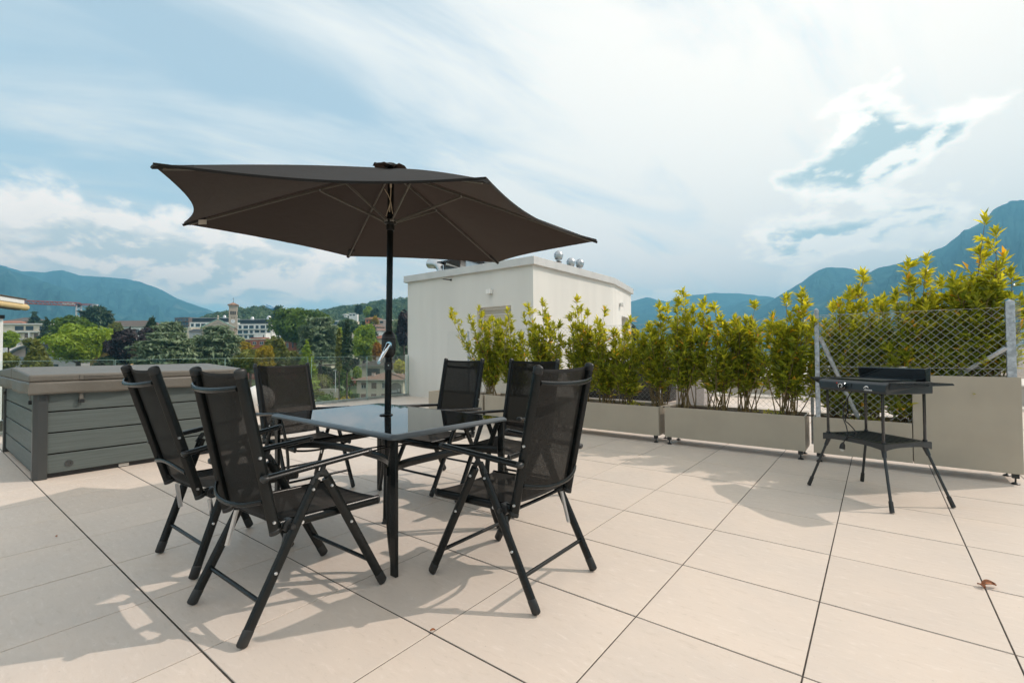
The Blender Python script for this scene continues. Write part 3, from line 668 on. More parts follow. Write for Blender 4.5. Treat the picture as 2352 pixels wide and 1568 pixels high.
def parasol():
    base = Vector((-0.539, 1.247, 0)); root = empty('parasol', base); K = -base
    tag(root, 'large dark brown hexagonal parasol standing through the glass table', 'parasol')
    topc = Vector((-0.520, 1.273, 2.335)); ax = (topc - base)
    def pole(z): return base + ax * (z / topc.z) + K
    MB().tube([pole(.004), pole(1.10)], .0215, 18).tube([pole(1.08), pole(2.30)], .0205, 18).build('pole', M_alu, root, True)
    MB().lathe([(.020, 0), (.030, 0), (.031, .004), (.024, .010), (.0222, .03)], (0, 0, 0), 18).build('pole_foot', M_cap, root, True)
    MB().tube([pole(1.0), pole(1.05)], .0265, 18).build('collar', M_cap, root, True)
    cr = MB().lathe([(.022, -.075), (.034, -.066), (.043, -.045), (.046, -.02), (.0455, .05), (.041, .075), (.030, .092), (.022, .097)], pole(1.155), 22).build('crank_housing', M_cap, root, True)
    MB().lathe([(.0468, -.0225), (.0475, -.020), (.0468, -.0175)], pole(1.155), 22).lathe([(.0462, .0465), (.047, .049), (.0462, .0515)], pole(1.155), 22).build('seam_ring', M_alu, cr, True)
    d = Vector((CAM[0], CAM[1], 0)) - Vector((base.x, base.y, 0)); d.normalize(); sd_ = Vector((-d.y, d.x, 0))
    p = pole(1.165) + d * .046; hnd = MB().tube([p - d * .01, p + d * .030], .019, 14)
    e = p + d * .045 - sd_ * .062 + Vector((0, 0, -.115)); hnd.tube([p + d * .026, p + d * .032 + (e - p - d * .032) * .5, e], [.017, .0125, .0095], 12, dome=.006)
    hnd.tube([e - d * .012, e + d * .014], .011, 12).build('crank_handle', M_chrome, cr, True)
    s = pole(1.03) + d * .0225; MB().tube([s, s + d * .008], .004, 8).build('screw', M_bolt, root, True)
    V = [Vector(v) + K for v in ((-0.32, -0.083, 1.882), (0.754, 0.768, 1.82), (0.554, 2.123, 1.842), (-0.72, 2.628, 1.926), (-1.793, 1.777, 1.988), (-1.593, 0.422, 1.966))]
    H = topc + K
    cv = MB(); ns, nt = 18, 14
    for i in range(6):
        a, c = V[i], V[(i + 1) % 6]; o = len(cv.v)
        for j in range(ns + 1):
            s_ = j / ns
            for k in range(nt + 1):
                u = k / nt; w = 4 * u * (1 - u)
                p = a.lerp(c, u); mid = (a + c) / 2
                p = p - (p - Vector((H.x, H.y, p.z))) * (.078 * w * s_ ** 2)
                q = H.lerp(p, s_)
                q.z += -.030 * w * s_ * (1.15 - s_) * 2 + .012 * math.sin(math.pi * s_) * (1 - w * .5) + .008
                q.z += .002 * math.sin(u * 40 + i) * s_ * (1 - abs(2 * u - 1)) * .5
                cv.v.append(tuple(q))
        for j in range(ns):
            for k in range(nt): b_ = o + j * (nt + 1) + k; cv.f.append((b_, b_ + 1, b_ + nt + 2, b_ + nt + 1))
    can = cv.build('canopy', M_canvas, root, True)
    hem = MB()
    for i in range(6):
        a, c = V[i], V[(i + 1) % 6]; P = []
        for k in range(25):
            u = k / 24; w = 4 * u * (1 - u); p = a.lerp(c, u); p = p - (p - Vector((H.x, H.y, p.z))) * (.078 * w); p.z += .010 - .030 * w * .3; P.append(p)
        hem.tube([p + Vector((0, 0, .004)) for p in P], .0012, 4, ry=.006, side=(0, 0, 1))
    hem.build('hem', M_canvas, can, True)
    for i in range(6):
        r = (V[i] - H); e = r.normalized(); side = e.cross(Vector((0, 0, 1))).normalized(); up = side.cross(e)
        rib = MB().tube([H + e * .03 - up * .012, H + r * .5 - up * .004, V[i] - e * .035 - up * .004], .0055, 8, ry=.009, side=up).build('rib', M_rib, root, True)
        pk = MB(); w = .070 if i == 1 else .028; dp = .030 if i == 1 else .006
        pts = [V[i] - e * .15, V[i] - e * .10, V[i] - e * .04, V[i] + e * .004]; wid = [.030, w * .8, w * .55, .016]
        o = [];
        for p, q in zip(pts, wid): o += [p + side * q + Vector((0, 0, .004 - dp * q * 8)), p + Vector((0, 0, .011)), p - side * q + Vector((0, 0, .004 - dp * q * 8)), p + Vector((0, 0, -.008))]
        pk.add(o, [(4 * a + b_, 4 * a + (b_ + 1) % 4, 4 * a + 4 + (b_ + 1) % 4, 4 * a + 4 + b_) for a in range(3) for b_ in range(4)] + [(0, 3, 2, 1), (12, 13, 14, 15)])
        pk.build('rib_pocket', M_hem, rib, True)
        J = H + r * .345 - up * .014; ru = pole(1.985) + Vector((e.x, e.y, 0)).normalized() * .034
        st = MB().tube([ru, J], .0055, 8, ry=.009, side=up).tube([ru - side * .014, ru + side * .014], .011, 8).build('strut', M_rib, root, True)
        MB().tube([J - side * .011, J + side * .011], .0055, 8).build('rivet', M_bolt, st, True)
    MB().lathe([(.0225, -.06), (.027, -.055), (.027, -.02), (.040, -.012), (.040, .012), (.028, .02), (.024, .03)], pole(1.982), 18).build('runner', M_cap, root, True)
    MB().lathe([(.012, -.05), (.034, -.03), (.036, 0), (.02, .02), (.012, .04)], pole(2.32), 16).build('top_hub', M_cap, root, True)
    c = MB().tube([pole(2.28) + d * .022, pole(2.16) + d * .024, pole(2.04) + d * .026 - sd_ * .006], .0028, 6)
    c.tube([pole(2.11) + d * .026, pole(2.15) + d * .027 - sd_ * .015, pole(2.19) + d * .025 - sd_ * .040], .0024, 6).tube([pole(2.11) + d * .026, pole(2.06) + d * .026 - sd_ * .014, pole(2.01) + d * .03 - sd_ * .028], .0026, 6)
    c.tube([pole(2.11) + d * .026, pole(2.06) + d * .027 + sd_ * .008, pole(2.03) + d * .03 + sd_ * .014], .0026, 6).tube([pole(2.24) + d * .024, pole(2.205) + d * .026], .007, 8).build('cord', M_cord, root, True)
    # loose vent flap lying on the crown, and the top knob
    rr = random.Random(4); vf = MB(); o = 0; vf.v.append(tuple(H + Vector((0, 0, .012))))
    n = 36
    for ring, (rad, zz) in enumerate(((.04, .012), (.08, .010), (.12, .002))):
        for k in range(n):
            a = 2 * math.pi * k / n; jz = .009 * math.sin(a * 5 + ring) + rr.uniform(-.004, .007) + (.020 if 180 < math.degrees(a) < 270 else 0)
            vf.v.append(tuple(H + Vector((rad * math.cos(a), rad * math.sin(a), zz + jz - .31 * max(0, rad - .1)))))
    vf.f += [(0, 1 + k, 1 + (k + 1) % n) for k in range(n)] + [(1 + r_ * n + k, 1 + (r_ + 1) * n + k, 1 + (r_ + 1) * n + (k + 1) % n, 1 + r_ * n + (k + 1) % n) for r_ in range(2) for k in range(n)]
    vf.build('vent_flap', M_canvas, can, True)
    MB().lathe([(.045, 0), (.047, .006), (.035, .016), (.012, .022)], H + Vector((0, 0, .018)), 18).build('finial', M_alu, root, True)
    # care label sewn near one rib end
    e = (H - V[5]).normalized(); p = V[5] + e * .13 + Vector((.02, -.01, -.02))
    MB().box(p, (.055, .002, .030), rz=R(35)).build('care_label', mat('label_cloth', (.70, .66, .60), .9), root)
parasol()

# ------------------------------------------------------------------ hot tub
M_clad = mat('grey_composite_board', (0.088, 0.106, 0.100), 0.5, var=.14, vscale=3.0, stretch=(.6, .6, 26), bump=.25, bscale=30)
M_cladw = M_clad
M_post = mat('anthracite_post', (0.040, 0.043, 0.042), 0.38, spec=.6)
M_vinyl = mat('taupe_vinyl_cover', (0.125, 0.113, 0.094), 0.48, var=.06, vscale=3, bump=.5, bscale=14)
M_fclip = M_cap
def hot_tub():
    x0, x1, y0, y1 = -5.98, -3.845, -.005, 1.70
    root = empty('hot_tub', (x1, y0, 0)); K = Vector((-x1, -y0, 0)); tag(root, 'square hot tub with grey board sides and a taupe padded cover', 'hot tub')
    def B(name, mb, m, par=root, **k): mb.v = [tuple(Vector(v) + K) for v in mb.v]; return mb.build(name, m, par, **k)
    B('core', MB().bb(x0 + .06, x1 - .06, y0 + .06, y1 - .06, .01, .74), M_joint)
    zs = [.045, .222, .412, .602, .80]
    for i in range(4):
        a, c = zs[i], zs[i + 1] - .012
        B('side_board', MB().bb(x1 - .045, x1 - .022, y0 + .09, y1 - .09, a, c), M_clad, bevel=.004)
        B('side_board', MB().bb(x0 + .09, x1 - .09, y0 + .022, y0 + .045, a, c), M_clad, bevel=.004)
        B('side_board', MB().bb(x0 + .09, x1 - .09, y1 - .045, y1 - .022, a, c), M_clad, bevel=.004)
        B('side_board', MB().bb(x0 + .022, x0 + .045, y0 + .09, y1 - .09, a, c), M_clad, bevel=.004)
    for sx, sy in ((x1, y0), (x1, y1), (x0, y0), (x0, y1)):
        dx = -1 if sx == x1 else 1; dy = 1 if sy == y0 else -1
        B('corner_post', MB().prism([(sx, sy + dy * .03), (sx, sy + dy * .095), (sx + dx * .05, sy + dy * .095), (sx + dx * .095, sy + dy * .05), (sx + dx * .095, sy), (sx + dx * .03, sy)][::(1 if dx * dy < 0 else -1)], .0, .79), M_post, bevel=.006)
    B('plinth', MB().bb(x0 + .05, x1 - .05, y0 + .05, y1 - .05, .0005, .04), M_dark)
    # padded cover: top slab that slopes from the middle fold, and a skirt
    cx0, cx1, cy0, cy1 = x0 - .035, x1 + .035, y0 - .035, y1 + .035; mx = (cx0 + cx1) / 2
    for a, c, ea, ec in ((mx + .012, cx1, .985, .935), (cx0, mx - .012, .935, .985)):
        cv = MB(); nu = 14; nv = 10
        cv.add([(a, cy0, .872), (c, cy0, .872), (c, cy1, .872), (a, cy1, .872), (a, cy0, ea), (c, cy0, ec), (c, cy1, ec), (a, cy1, ea)], [(0, 3, 2, 1), (4, 5, 6, 7), (0, 1, 5, 4), (1, 2, 6, 5), (2, 3, 7, 6), (3, 0, 4, 7)])
        B('cover', cv, M_vinyl, bevel=.016, seg=3)
    sk = MB()
    path = [(cx1, cy0), (cx1, cy1), (cx0, cy1), (cx0, cy0), (cx1, cy0)]; P = []
    for (ax_, ay_), (bx_, by_) in zip(path, path[1:]):
        for k in range(28): P.append((ax_ + (bx_ - ax_) * k / 28, ay_ + (by_ - ay_) * k / 28))
    N_ = len(P); cxm, cym = (cx0 + cx1) / 2, (cy0 + cy1) / 2
    for r_ in range(6):
        t = r_ / 5
        for i, (x, y) in enumerate(P):
            w = (.008 * math.sin(i * .9) + .010 * math.sin(i * .37 + 1)) * t - .004
            nx = (1 if abs(x - cx1) < 1e-6 else -1 if abs(x - cx0) < 1e-6 else 0); ny = (1 if abs(y - cy1) < 1e-6 else -1 if abs(y - cy0) < 1e-6 else 0)
            sk.v.append((x + nx * w, y + ny * w, .870 - .112 * t + .004 * math.sin(i * .53) * t))
    for r_ in range(5):
        for i in range(N_): j = (i + 1) % N_; sk.f.append((r_ * N_ + i, r_ * N_ + j, (r_ + 1) * N_ + j, (r_ + 1) * N_ + i))
    o = B('cover_skirt', sk, M_vinyl, smooth=True); o.modifiers.new('t', 'SOLIDIFY').thickness = -.006
    for ya, yb in ((.32, .66), (1.22, 1.56)):
        hd = MB()
        for k in range(3): hd.bb(cx1 + .001, cx1 + .010, ya, yb, .885 + k * .012, .893 + k * .012)
        hd.bb(cx1 + .0005, cx1 + .006, ya - .03, ya, .880, .925).bb(cx1 + .0005, cx1 + .006, yb, yb + .03, .880, .925)
        B('cover_handle', hd, M_vinyl, bevel=.003)
    for p, ax_ in (((x1 + .004, .31), 0), ((x1 + .004, 1.40), 0), ((x1 - .16, y0 - .004), 1), ((x1 - 1.9, y0 - .004), 1)):
        st = B('strap', MB().bb(p[0] - (.003 if ax_ == 0 else .014), p[0] + (.003 if ax_ == 0 else .014), p[1] - (.014 if ax_ == 0 else .003), p[1] + (.014 if ax_ == 0 else .003), .70, .775), M_vinyl)
        B('buckle', MB().bb(p[0] - (.012 if ax_ == 0 else .022), p[0] + (.010 if ax_ == 0 else .022), p[1] - (.022 if ax_ == 0 else .012), p[1] + (.022 if ax_ == 0 else .010), .665, .70), M_cap, st, bevel=.004)
    B('drain_cap', MB().lathe([(.03, 0), (.03, .004), (.012, .005), (.010, .001)], (x1 - .0219, .235, .115), 20, Matrix.Rotation(R(90), 4, 'Y')), M_post)
    B('rating_plate', MB().bb(x1 - .0485, x1 - .0483 + .002, .60, .68, .008, .034), M_coping)
hot_tub()

t = empty('globe_lamp', (-6.975, 3.30, 0)); tag(t, 'big white globe lamp on the floor behind the far left chair', 'lamp')
M_globe = mat('opal_globe', (.78, .76, .72), .32, spec=.5)
MB().lathe([(.10, .012)] + [(.262 * math.sin(a), .268 - .262 * math.cos(a)) for a in np.linspace(.42, 3.1, 22)] + [(.003, .53)], n=36).build('globe', M_globe, t, True)
MB().lathe([(.125, 0), (.13, .012), (.10, .016)], n=24).build('lamp_base', M_coping, t, True)
t = empty('stone_block', (-4.17, 2.17, 0)); tag(t, 'small square grey concrete parasol weight standing behind the front chairs', 'weight')
b = MB().bb(-.11, .11, -.11, .11, 0.001, .20); b.build('block', mat('grey_concrete', (.33, .31, .28), .85, var=.15, vscale=14, bump=.4), t, bevel=.008)
MB().lathe([(.03, .2), (.035, .205), (.035, .22), (.025, .222)], n=16).build('sleeve', M_steel, t, True)

# ------------------------------------------------------------------ electric barbecue on a stand
M_bbq = mat('black_bbq_plastic', (0.016, 0.020, 0.022), 0.36, spec=.55, bump=.05, bscale=900)
M_bbqg = mat('gloss_black_enamel', (0.008, 0.009, 0.010), 0.07, coat=.6)
def bbq():
    root = empty('electric_barbecue', (1.994, 3.849, 0), R(-40.8)); tag(root, 'black electric barbecue on four splayed legs in front of the planters', 'barbecue')
    # local x: along the front, y: towards the back
    fx, fy, px, py = .345, .262, .228, .183
    zs = .446
    for sx, sy in ((-1, -1), (1, -1), (1, 1), (-1, 1)):
        a = Vector((sx * fx, sy * fy, .010)); b_ = Vector((sx * px, sy * py, zs - .045)); 
        lg = MB().tube([a, b_], .0095, 12).build('leg', M_bbq, root, True); d = (b_ - a)
        MB().tube([a - d * .01, a + d * .17], [.0148, .0135], 12).build('rubber_foot', M_cap, lg, True)
        MB().tube([b_ - d * .13, b_ + d * .03], [.0135, .017], 12).build('leg_socket', M_bbq, lg, True)
        up = MB().tube([(sx * px, sy * py, zs), (sx * px, sy * py, .80)], .010, 12).build('upright', M_bbqg, root, True)
        MB().tube([(sx * px, sy * py, zs - .002), (sx * px, sy * py, zs + .015)], .0145, 12).build('ferrule', M_bbq, up, True)
    # shelf tray with ribs and arched apron
    s = MB(); X, Y = px + .028, py + .024
    for sy in (-1, 1):
        n = 17; top = [(X * (2 * i / (n - 1) - 1), zs) for i in range(n)]; bot = [(X * (2 * i / (n - 1) - 1), zs - .050 + .020 * (1 - abs(2 * i / (n - 1) - 1) ** 3)) for i in range(n)]
        for i in range(n - 1):
            y0, y1 = sy * Y, sy * (Y - .008)
            s.add([(top[i][0], y0, top[i][1]), (top[i + 1][0], y0, top[i + 1][1]), (bot[i + 1][0], y0, bot[i + 1][1]), (bot[i][0], y0, bot[i][1]), (top[i][0], y1, top[i][1]), (top[i + 1][0], y1, top[i + 1][1]), (bot[i + 1][0], y1, bot[i + 1][1]), (bot[i][0], y1, bot[i][1])], [(0, 1, 2, 3), (7, 6, 5, 4), (0, 4, 5, 1), (3, 2, 6, 7)])
    for sx in (-1, 1):
        n = 13
        for i in range(n - 1):
            u0, u1 = 2 * i / (n - 1) - 1, 2 * (i + 1) / (n - 1) - 1; f = lambda u: zs - .050 + .022 * (1 - abs(u) ** 3)
            x0, x1 = sx * X, sx * (X - .008)
            s.add([(x0, u0 * Y, zs), (x0, u1 * Y, zs), (x0, u1 * Y, f(u1)), (x0, u0 * Y, f(u0)), (x1, u0 * Y, zs), (x1, u1 * Y, zs), (x1, u1 * Y, f(u1)), (x1, u0 * Y, f(u0))], [(0, 1, 2, 3), (7, 6, 5, 4), (0, 4, 5, 1), (3, 2, 6, 7)])
    s.bb(-X + .002, X - .002, -Y + .002, -Y + .04, zs - .006, zs + .002).bb(-X + .002, X - .002, Y - .04, Y - .002, zs - .006, zs + .002).bb(-X + .002, -X + .04, -Y + .04, Y - .04, zs - .006, zs + .002).bb(X - .04, X - .002, -Y + .04, Y - .04, zs - .006, zs + .002)
    for k in range(7): y = -Y + .058 + k * (2 * Y - .116) / 6; s.bb(-X + .04, X - .04, y - .009, y + .009, zs - .007, zs - .001)
    s.bb(-X + .04, X - .04, -Y + .04, Y - .04, zs - .012, zs - .0075)
    s.build('shelf', M_bbq, root)
    # housing
    hx_, yf, yb, z0, z1 = .285, -.215, .205, .795, .880
    hb = MB(); prof = [(yf + .012, z0), (yf, z0 + .02), (yf + .006, z1 - .018), (yf + .028, z1), (yb, z1), (yb, z0)]
    Lp = [(-hx_ - (.0 if i in (2, 3) else -.01), y, z) for i, (y, z) in enumerate(prof)]
    Rp = [(-x, y, z) for x, y, z in Lp]; n = len(prof)
    hb.add(Lp + Rp, [tuple(range(n)), tuple(range(2 * n - 1, n - 1, -1))] + [(i, n + i, n + (i + 1) % n, (i + 1) % n) for i in range(n)])
    ho = hb.build('housing', M_bbq, root, bevel=.006)
    MB().bb(-hx_ + .04, hx_ - .07, -.165, .15, z1 + .0005, z1 + .008).build('grill_plate', mat('coated_grill_plate', (.05, .058, .062), .33, metal=.3), root, bevel=.003)
    pr = MB(); pr.bb(-hx_ + .03, hx_ - .06, -.175, -.166, z1 + .001, z1 + .012).bb(-hx_ + .03, hx_ - .06, .151, .16, z1 + .001, z1 + .012).bb(-hx_ + .03, -hx_ + .039, -.166, .151, z1 + .001, z1 + .012).bb(hx_ - .069, hx_ - .06, -.166, .151, z1 + .001, z1 + .012)
    pr.build('plate_rim', M_bbqg, root)
    MB().add([(-.262, .165, z1 - .01), (.262, .165, z1 - .01), (.262, .150, .972), (-.262, .150, .972), (-.262, .205, z1 - .01), (.262, .205, z1 - .01), (.262, .205, .985), (-.262, .205, .985)], [(0, 1, 2, 3), (7, 6, 5, 4), (3, 2, 6, 7), (0, 3, 7, 4), (1, 5, 6, 2)]).build('wind_shield', M_bbqg, root, bevel=.004)
    sh = MB().bb(-.255, .255, .152, .158, .966, .974); sh.build('shield_trim', mat('silver_edge', (.3, .34, .4), .2, metal=.8), root)
    for sx in (-1, 1):
        f = MB(); x0, x1 = sx * (hx_ - .005), sx * .475
        pts = [(x0, -.185), (x1, -.095), (x1, .115), (x0, .165)]
        if sx < 0: pts = pts[::-1]
        f.prism(pts, .868, .876)
        for k in range(20):
            u = k / 19; y = -.182 + u * .34; xe = x1; 
            f.box(((x0 + x1) / 2 + sx * .02, -.09 + u * .20, .879), (.15, .004, .006))
            f.box((x0 + (x1 - x0) * u, -.185 + .09 * u, .877), (.006, .008, .012))
        f.add([(x0, -.185, .868), (x1, -.095, .866), (x0, -.185, .830), (x0, -.17, .868), (x1, -.085, .866), (x0, -.17, .830)], [(0, 2, 1), (3, 4, 5), (0, 1, 4, 3), (1, 2, 5, 4)])
        f.build('side_shelf', M_bbq, root)
    # controls on the front
    c = Vector((-.055, yf - .002, z0 + .043)); Rx = Matrix.Rotation(R(90), 4, 'X')
    kn = MB().lathe([(.029, 0), (.029, .006), (.022, .009), (.021, .022), (.018, .025), (.001, .025)], c, 24, Rx).build('knob', M_bbqg, root, True)
    ring = MB(); ring.tube([c + Vector((.0165 * math.sin(a), -.0256, .0165 * math.cos(a))) for a in np.linspace(-2.3, 1.9, 20)], .0022, 6); ring.tube([c + Vector((.004, -.0256, -.004)), c + Vector((.011, -.0256, -.012))], .0018, 5)
    M_print = mat('white_print', (.75, .76, .76), .5); ring.build('dial_mark', M_print, kn, True)
    MB().lathe([(.006, 0), (.006, .003), (.001, .004)], c + Vector((-.052, .001, .018)), 12, Rx).build('pilot_lamp', mat('red_lens', (.35, .03, .02), .2), root, True)
    for x in (-.108, .012): MB().bb(x - .0009, x + .0009, yf - .0012, yf + .004, z0 + .02, z1 - .02).build('seam', M_dark, root)
    # brand print: arc emblem and small lettering
    em = MB(); em.tube([Vector((.138 + .016 * math.cos(a), yf - .003, z0 + .037 + .015 * math.sin(a))) for a in np.linspace(.25, 2.9, 12)], [.001 + .0035 * math.sin(math.pi * k / 11) for k in range(12)], 5)
    em.tube([Vector((.126 + .010 * math.cos(a), yf - .003, z0 + .034 + .010 * math.sin(a))) for a in np.linspace(.9, 2.9, 8)], .002, 5).build('emblem', M_print, root, True)
    cu = bpy.data.curves.new('lettering', 'FONT'); cu.body = 'ohmex'; cu.size = .023; cu.extrude = .0004; cu.align_x = 'CENTER'
    tx = bpy.data.objects.new('lettering', cu); COL.objects.link(tx); dg = bpy.context.evaluated_depsgraph_get(); me = bpy.data.meshes.new_from_object(tx.evaluated_get(dg)); bpy.data.objects.remove(tx)
    o = bpy.data.objects.new('lettering', me); COL.objects.link(o); me.materials.clear(); me.materials.append(M_print); o.parent = root; o.location = (.150, yf - .0022, z0 + .020); o.rotation_euler = (R(90), 0, 0)
    # cable looped round the upright
    M_cable = mat('black_cable', (.012, .012, .012), .55)
    P = [(-.03, -.16, .80), (-.06, -.17, .74), (-.09, -.18, .66), (-.07, -.2, .58), (-.045, -.205, .53), (-.03, -.21, .47), (-.045, -.215, .43), (-.06, -.22, .40)]
    cb = MB(); 
    def spl(P, n=6):
        P = [Vector(p) for p in P]; P = [P[0]] + P + [P[-1]]; o = []
        for i in range(1, len(P) - 2):
            for k in range(n):
                t = k / n; a, b_, c_, d = P[i - 1:i + 3]; o.append(.5 * ((2 * b_) + (c_ - a) * t + (2 * a - 5 * b_ + 4 * c_ - d) * t * t + (3 * b_ - a - 3 * c_ + d) * t ** 3))
        return o + [P[-2]]
    cb.tube(spl(P), .004, 6).tube(spl([(-.06, -.17, .74), (-.10, -.13, .64), (-.14, -.10, .60), (-.13, -.12, .555), (-.05, -.18, .55), (.02, -.2, .51), (.035, -.205, .475), (-.02, -.21, .465)]), .004, 6)
    cb.build('power_cable', M_cable, root, True)
    pg = MB().tube([(-.06, -.22, .405), (-.062, -.222, .385), (-.066, -.224, .355)], [.006, .017, .020], 10).build('plug', M_cable, root, True)
    pn = MB()
    for k in (-1, 0, 1): pn.tube([(-.066 + k * .009, -.224, .356), (-.068 + k * .009, -.224, .336)], .002, 6)
    pn.build('pin', M_bolt, pg, True)
bbq()

# ------------------------------------------------------------------ planters
M_plant = mat('beige_powder_coat', (0.375, 0.332, 0.262), 0.42, var=.045, vscale=2.2, bump=.12, bscale=700, spec=.45)
M_soil = mat('potting_soil', (0.05, 0.032, 0.02), 1.0, var=.5, vscale=30, bump=1.0, bscale=60)
def planter(x0, x1, z1, lab, depth=.40, cat='planter', feet=(1, 1)):
    yf = 4.883; root = empty('planter', (x0, yf, 0)); K = Vector((-x0, -yf, 0)); tag(root, lab, cat, 'beige metal planters along the back of the terrace')
    def B(n, mb, m, par=root, **k): mb.v = [tuple(Vector(v) + K) for v in mb.v]; return mb.build(n, m, par, **k)
    z0 = .088; yb = yf + depth; w = .012
    B('trough', MB().bb(x0, x1, yf, yf + w, z0, z1).bb(x0, x1, yb - w, yb, z0, z1).bb(x0, x0 + w, yf + w, yb - w, z0, z1 - .0005).bb(x1 - w, x1, yf + w, yb - w, z0, z1 - .0005), M_plant, bevel=.0025)
    s = MB(); nu = 24; o = 0; rr = random.Random(int(x0 * 100))
    for i in range(nu + 1):
        for j in range(7): s.v.append((x0 + w + (x1 - x0 - 2 * w) * i / nu, yf + w + (depth - 2 * w) * j / 6, z1 - .035 + rr.uniform(-.012, .014)))
    s.f = [(i * 7 + j, i * 7 + j + 7, i * 7 + j + 8, i * 7 + j + 1) for i in range(nu) for j in range(6)]
    B('soil', s, M_soil, smooth=True)
    B('floor_pan', MB().bb(x0 + w, x1 - w, yf + w, yb - w, z0 + .001, z0 + .012), M_plant)
    for x in [q for q, k in zip((x0 + .045, x1 - .045), feet) if k]:
        for y in (yf + .03, yb - .04):
            ft = B('foot', MB().bb(x - .022, x + .022, y - .018, y + .018, .05, z0 + .0005), M_cap, bevel=.003)
            B('levelling_pad', MB().lathe([(.026, 0), (.028, .006), (.018, .014), (.006, .018), (.006, .05)], (x, y, .0), 14), M_cap, ft, smooth=True)
    rv = MB()
    for x in (x0, x1):
        for z in np.linspace(z0 + .08, z1 - .08, 3):
            sx = -1 if x == x0 else 1; rv.tube([(x, yf + .08, z), (x + sx * .003, yf + .08, z)], .005, 8)
    B('rivet', rv, M_bolt)
    return root
planter(-2.86, -1.515, .437, 'leftmost low beige planter, seen through the gap between the two far chairs')
planter(-1.475, -.075, .437, 'low beige planter behind the chair at the right end of the table')
planter(.0, 1.435, .443, 'low beige planter in the middle of the row, left of the barbecue')
planter(1.505, 2.262, .446, 'short low beige planter standing behind the barbecue legs', feet=(1, 0))
planter(2.268, 2.950, .880, 'tall beige planter at the right edge, twice as high as the others', feet=(0, 1))
planter(-4.15, -2.90, .437, 'low beige planter hidden mostly behind the far left chairs, nearest the white house')
# irrigation hose lying in the planters
hz = MB(); P = [Vector((x, 5.05 + .07 * math.sin(x * 2.1), .425 + .012 * math.sin(x * 5))) for x in np.linspace(-.6, 2.2, 50)]
hz.tube(P, .008, 6); tag(hz.build('hose', mat('brown_hose', (.05, .03, .02), .5), None, True), 'thin brown watering hose lying along the planters', 'hose')

# ------------------------------------------------------------------ chain-link fences
def chain(x0, x1, z0, z1, y, p=.064, r=.0013):
    """woven wire: zigzag strands"""
    V = []; Q = []
    n = int((x1 - x0) / p) + 1; m_ = int((z1 - z0) / (p / 2))
    for i in range(n):
        for sgn in (1, -1):
            pts = []
            for k in range(m_ + 1):
                off = p / 2 * (k % 2) * 1.0; x = x0 + i * p + (off if sgn > 0 else -off); 
                if x < x0 - .04 or x > x1 + .04: x = min(max(x, x0), x1)
                pts.append((x, y + (.004 if (k % 2) else -.004) * sgn, z1 - k * p / 2))
            for (ax_, ay_, az_), (bx_, by_, bz_) in zip(pts, pts[1:]):
                a = Vector((ax_, ay_, az_)); b_ = Vector((bx_, by_, bz_)); d = (b_ - a).normalized(); u = Vector((0, 1, 0)); w = d.cross(u).normalized(); o = len(V)
                for q in (a, b_):
                    for t in (0, 2.094, 4.189): V.append(tuple(q + u * (r * math.cos(t)) + w * (r * math.sin(t))))
                Q += [(o, o + 1, o + 4, o + 3), (o + 1, o + 2, o + 5, o + 4), (o + 2, o, o + 3, o + 5)]
    return np.array(V), np.array(Q)
M_wire = mat('zinc_wire', (.42, .45, .43), .4, metal=.3)
def fence(name_lab, x0, x1, z0, z1, y, posts, braces=(), zb=.1):
    root = empty('wire_fence', (x0, y, 0)); tag(root, name_lab, 'fence'); K = Vector((-x0, -y, 0))
    V, Q = chain(x0, x1, z0, z1, y); V = V + np.array(K); o = npmesh('wire_mesh', V, Q, M_wire, root)
    l = MB()
    for z in (z1 + .004, (z0 + z1) / 2, z0): l.tube([Vector((x0, y, z)) + K, Vector((x1, y, z)) + K], .002, 5)
    l.build('line_wire', M_galv, root)
    for x, zt, w in posts:
        po = MB(); po.bb(x - w / 2, x + w / 2, y - .016, y + .016, zb, zt); po.v = [tuple(Vector(v) + K) for v in po.v]
        po = po.build('post', M_galv, root, bevel=.005)
        ca = MB().add([(x - w / 2, y - .016, zt), (x + w / 2, y - .016, zt), (x + w / 2, y + .016, zt), (x - w / 2, y + .016, zt), (x, y, zt + .02)], [(0, 1, 4), (1, 2, 4), (2, 3, 4), (3, 0, 4)]); ca.v = [tuple(Vector(v) + K) for v in ca.v]; ca.build('post_tip', M_galv, po)
        if zt > 1.50: 
            ti = MB()
            for z in np.linspace(z0 + .05, z1 - .02, 9): ti.tube([Vector((x - w / 2 - .002, y - .018, z)) + K, Vector((x + w / 2 + .002, y - .018, z + .006)) + K], .0015, 4)
            ti.build('wire_tie', M_galv, po)
    for (xa, za), (xb, zb_) in braces:
        MB().tube([Vector((xa, y - .012, za)) + K, Vector((xb, y + .10, zb_)) + K], .0115, 8, ry=.020, side=(1, 0, 0)).build('brace', M_galv, root, True)
    return root
fence('near chain-link fence panel with two slanting braces behind the barbecue', 1.575, 2.885, .44, 1.455, 4.912, ((1.548, 1.515, .040), (2.900, 1.505, .058)), (((1.575, 1.24), (1.87, .44)), ((2.875, 1.12), (2.56, .86))))
fence('long chain-link fence behind the leafy shrubs, topped by a thin wire', -4.1, 2.9, .45, 1.462, 5.315, ((1.462, 1.48, .030), (-.22, 1.48, .030), (-1.9, 1.48, .030), (-3.6, 1.48, .030), (2.86, 1.52, .05)))
rr = random.Random(5); fr = MB()
for k in range(34):
    z = .9 + .6 * k / 34; a = Vector((2.93, 4.912, z)); fr.tube([a, a + Vector((.022 + rr.uniform(0, .012), -.006, .012)), a + Vector((.03, -.004, .028)), a + Vector((.004, 0, .030))], .0016, 4)
tag(fr.build('wire_ends', M_galv), 'curled cut wire ends along the right post of the near fence', 'wire')

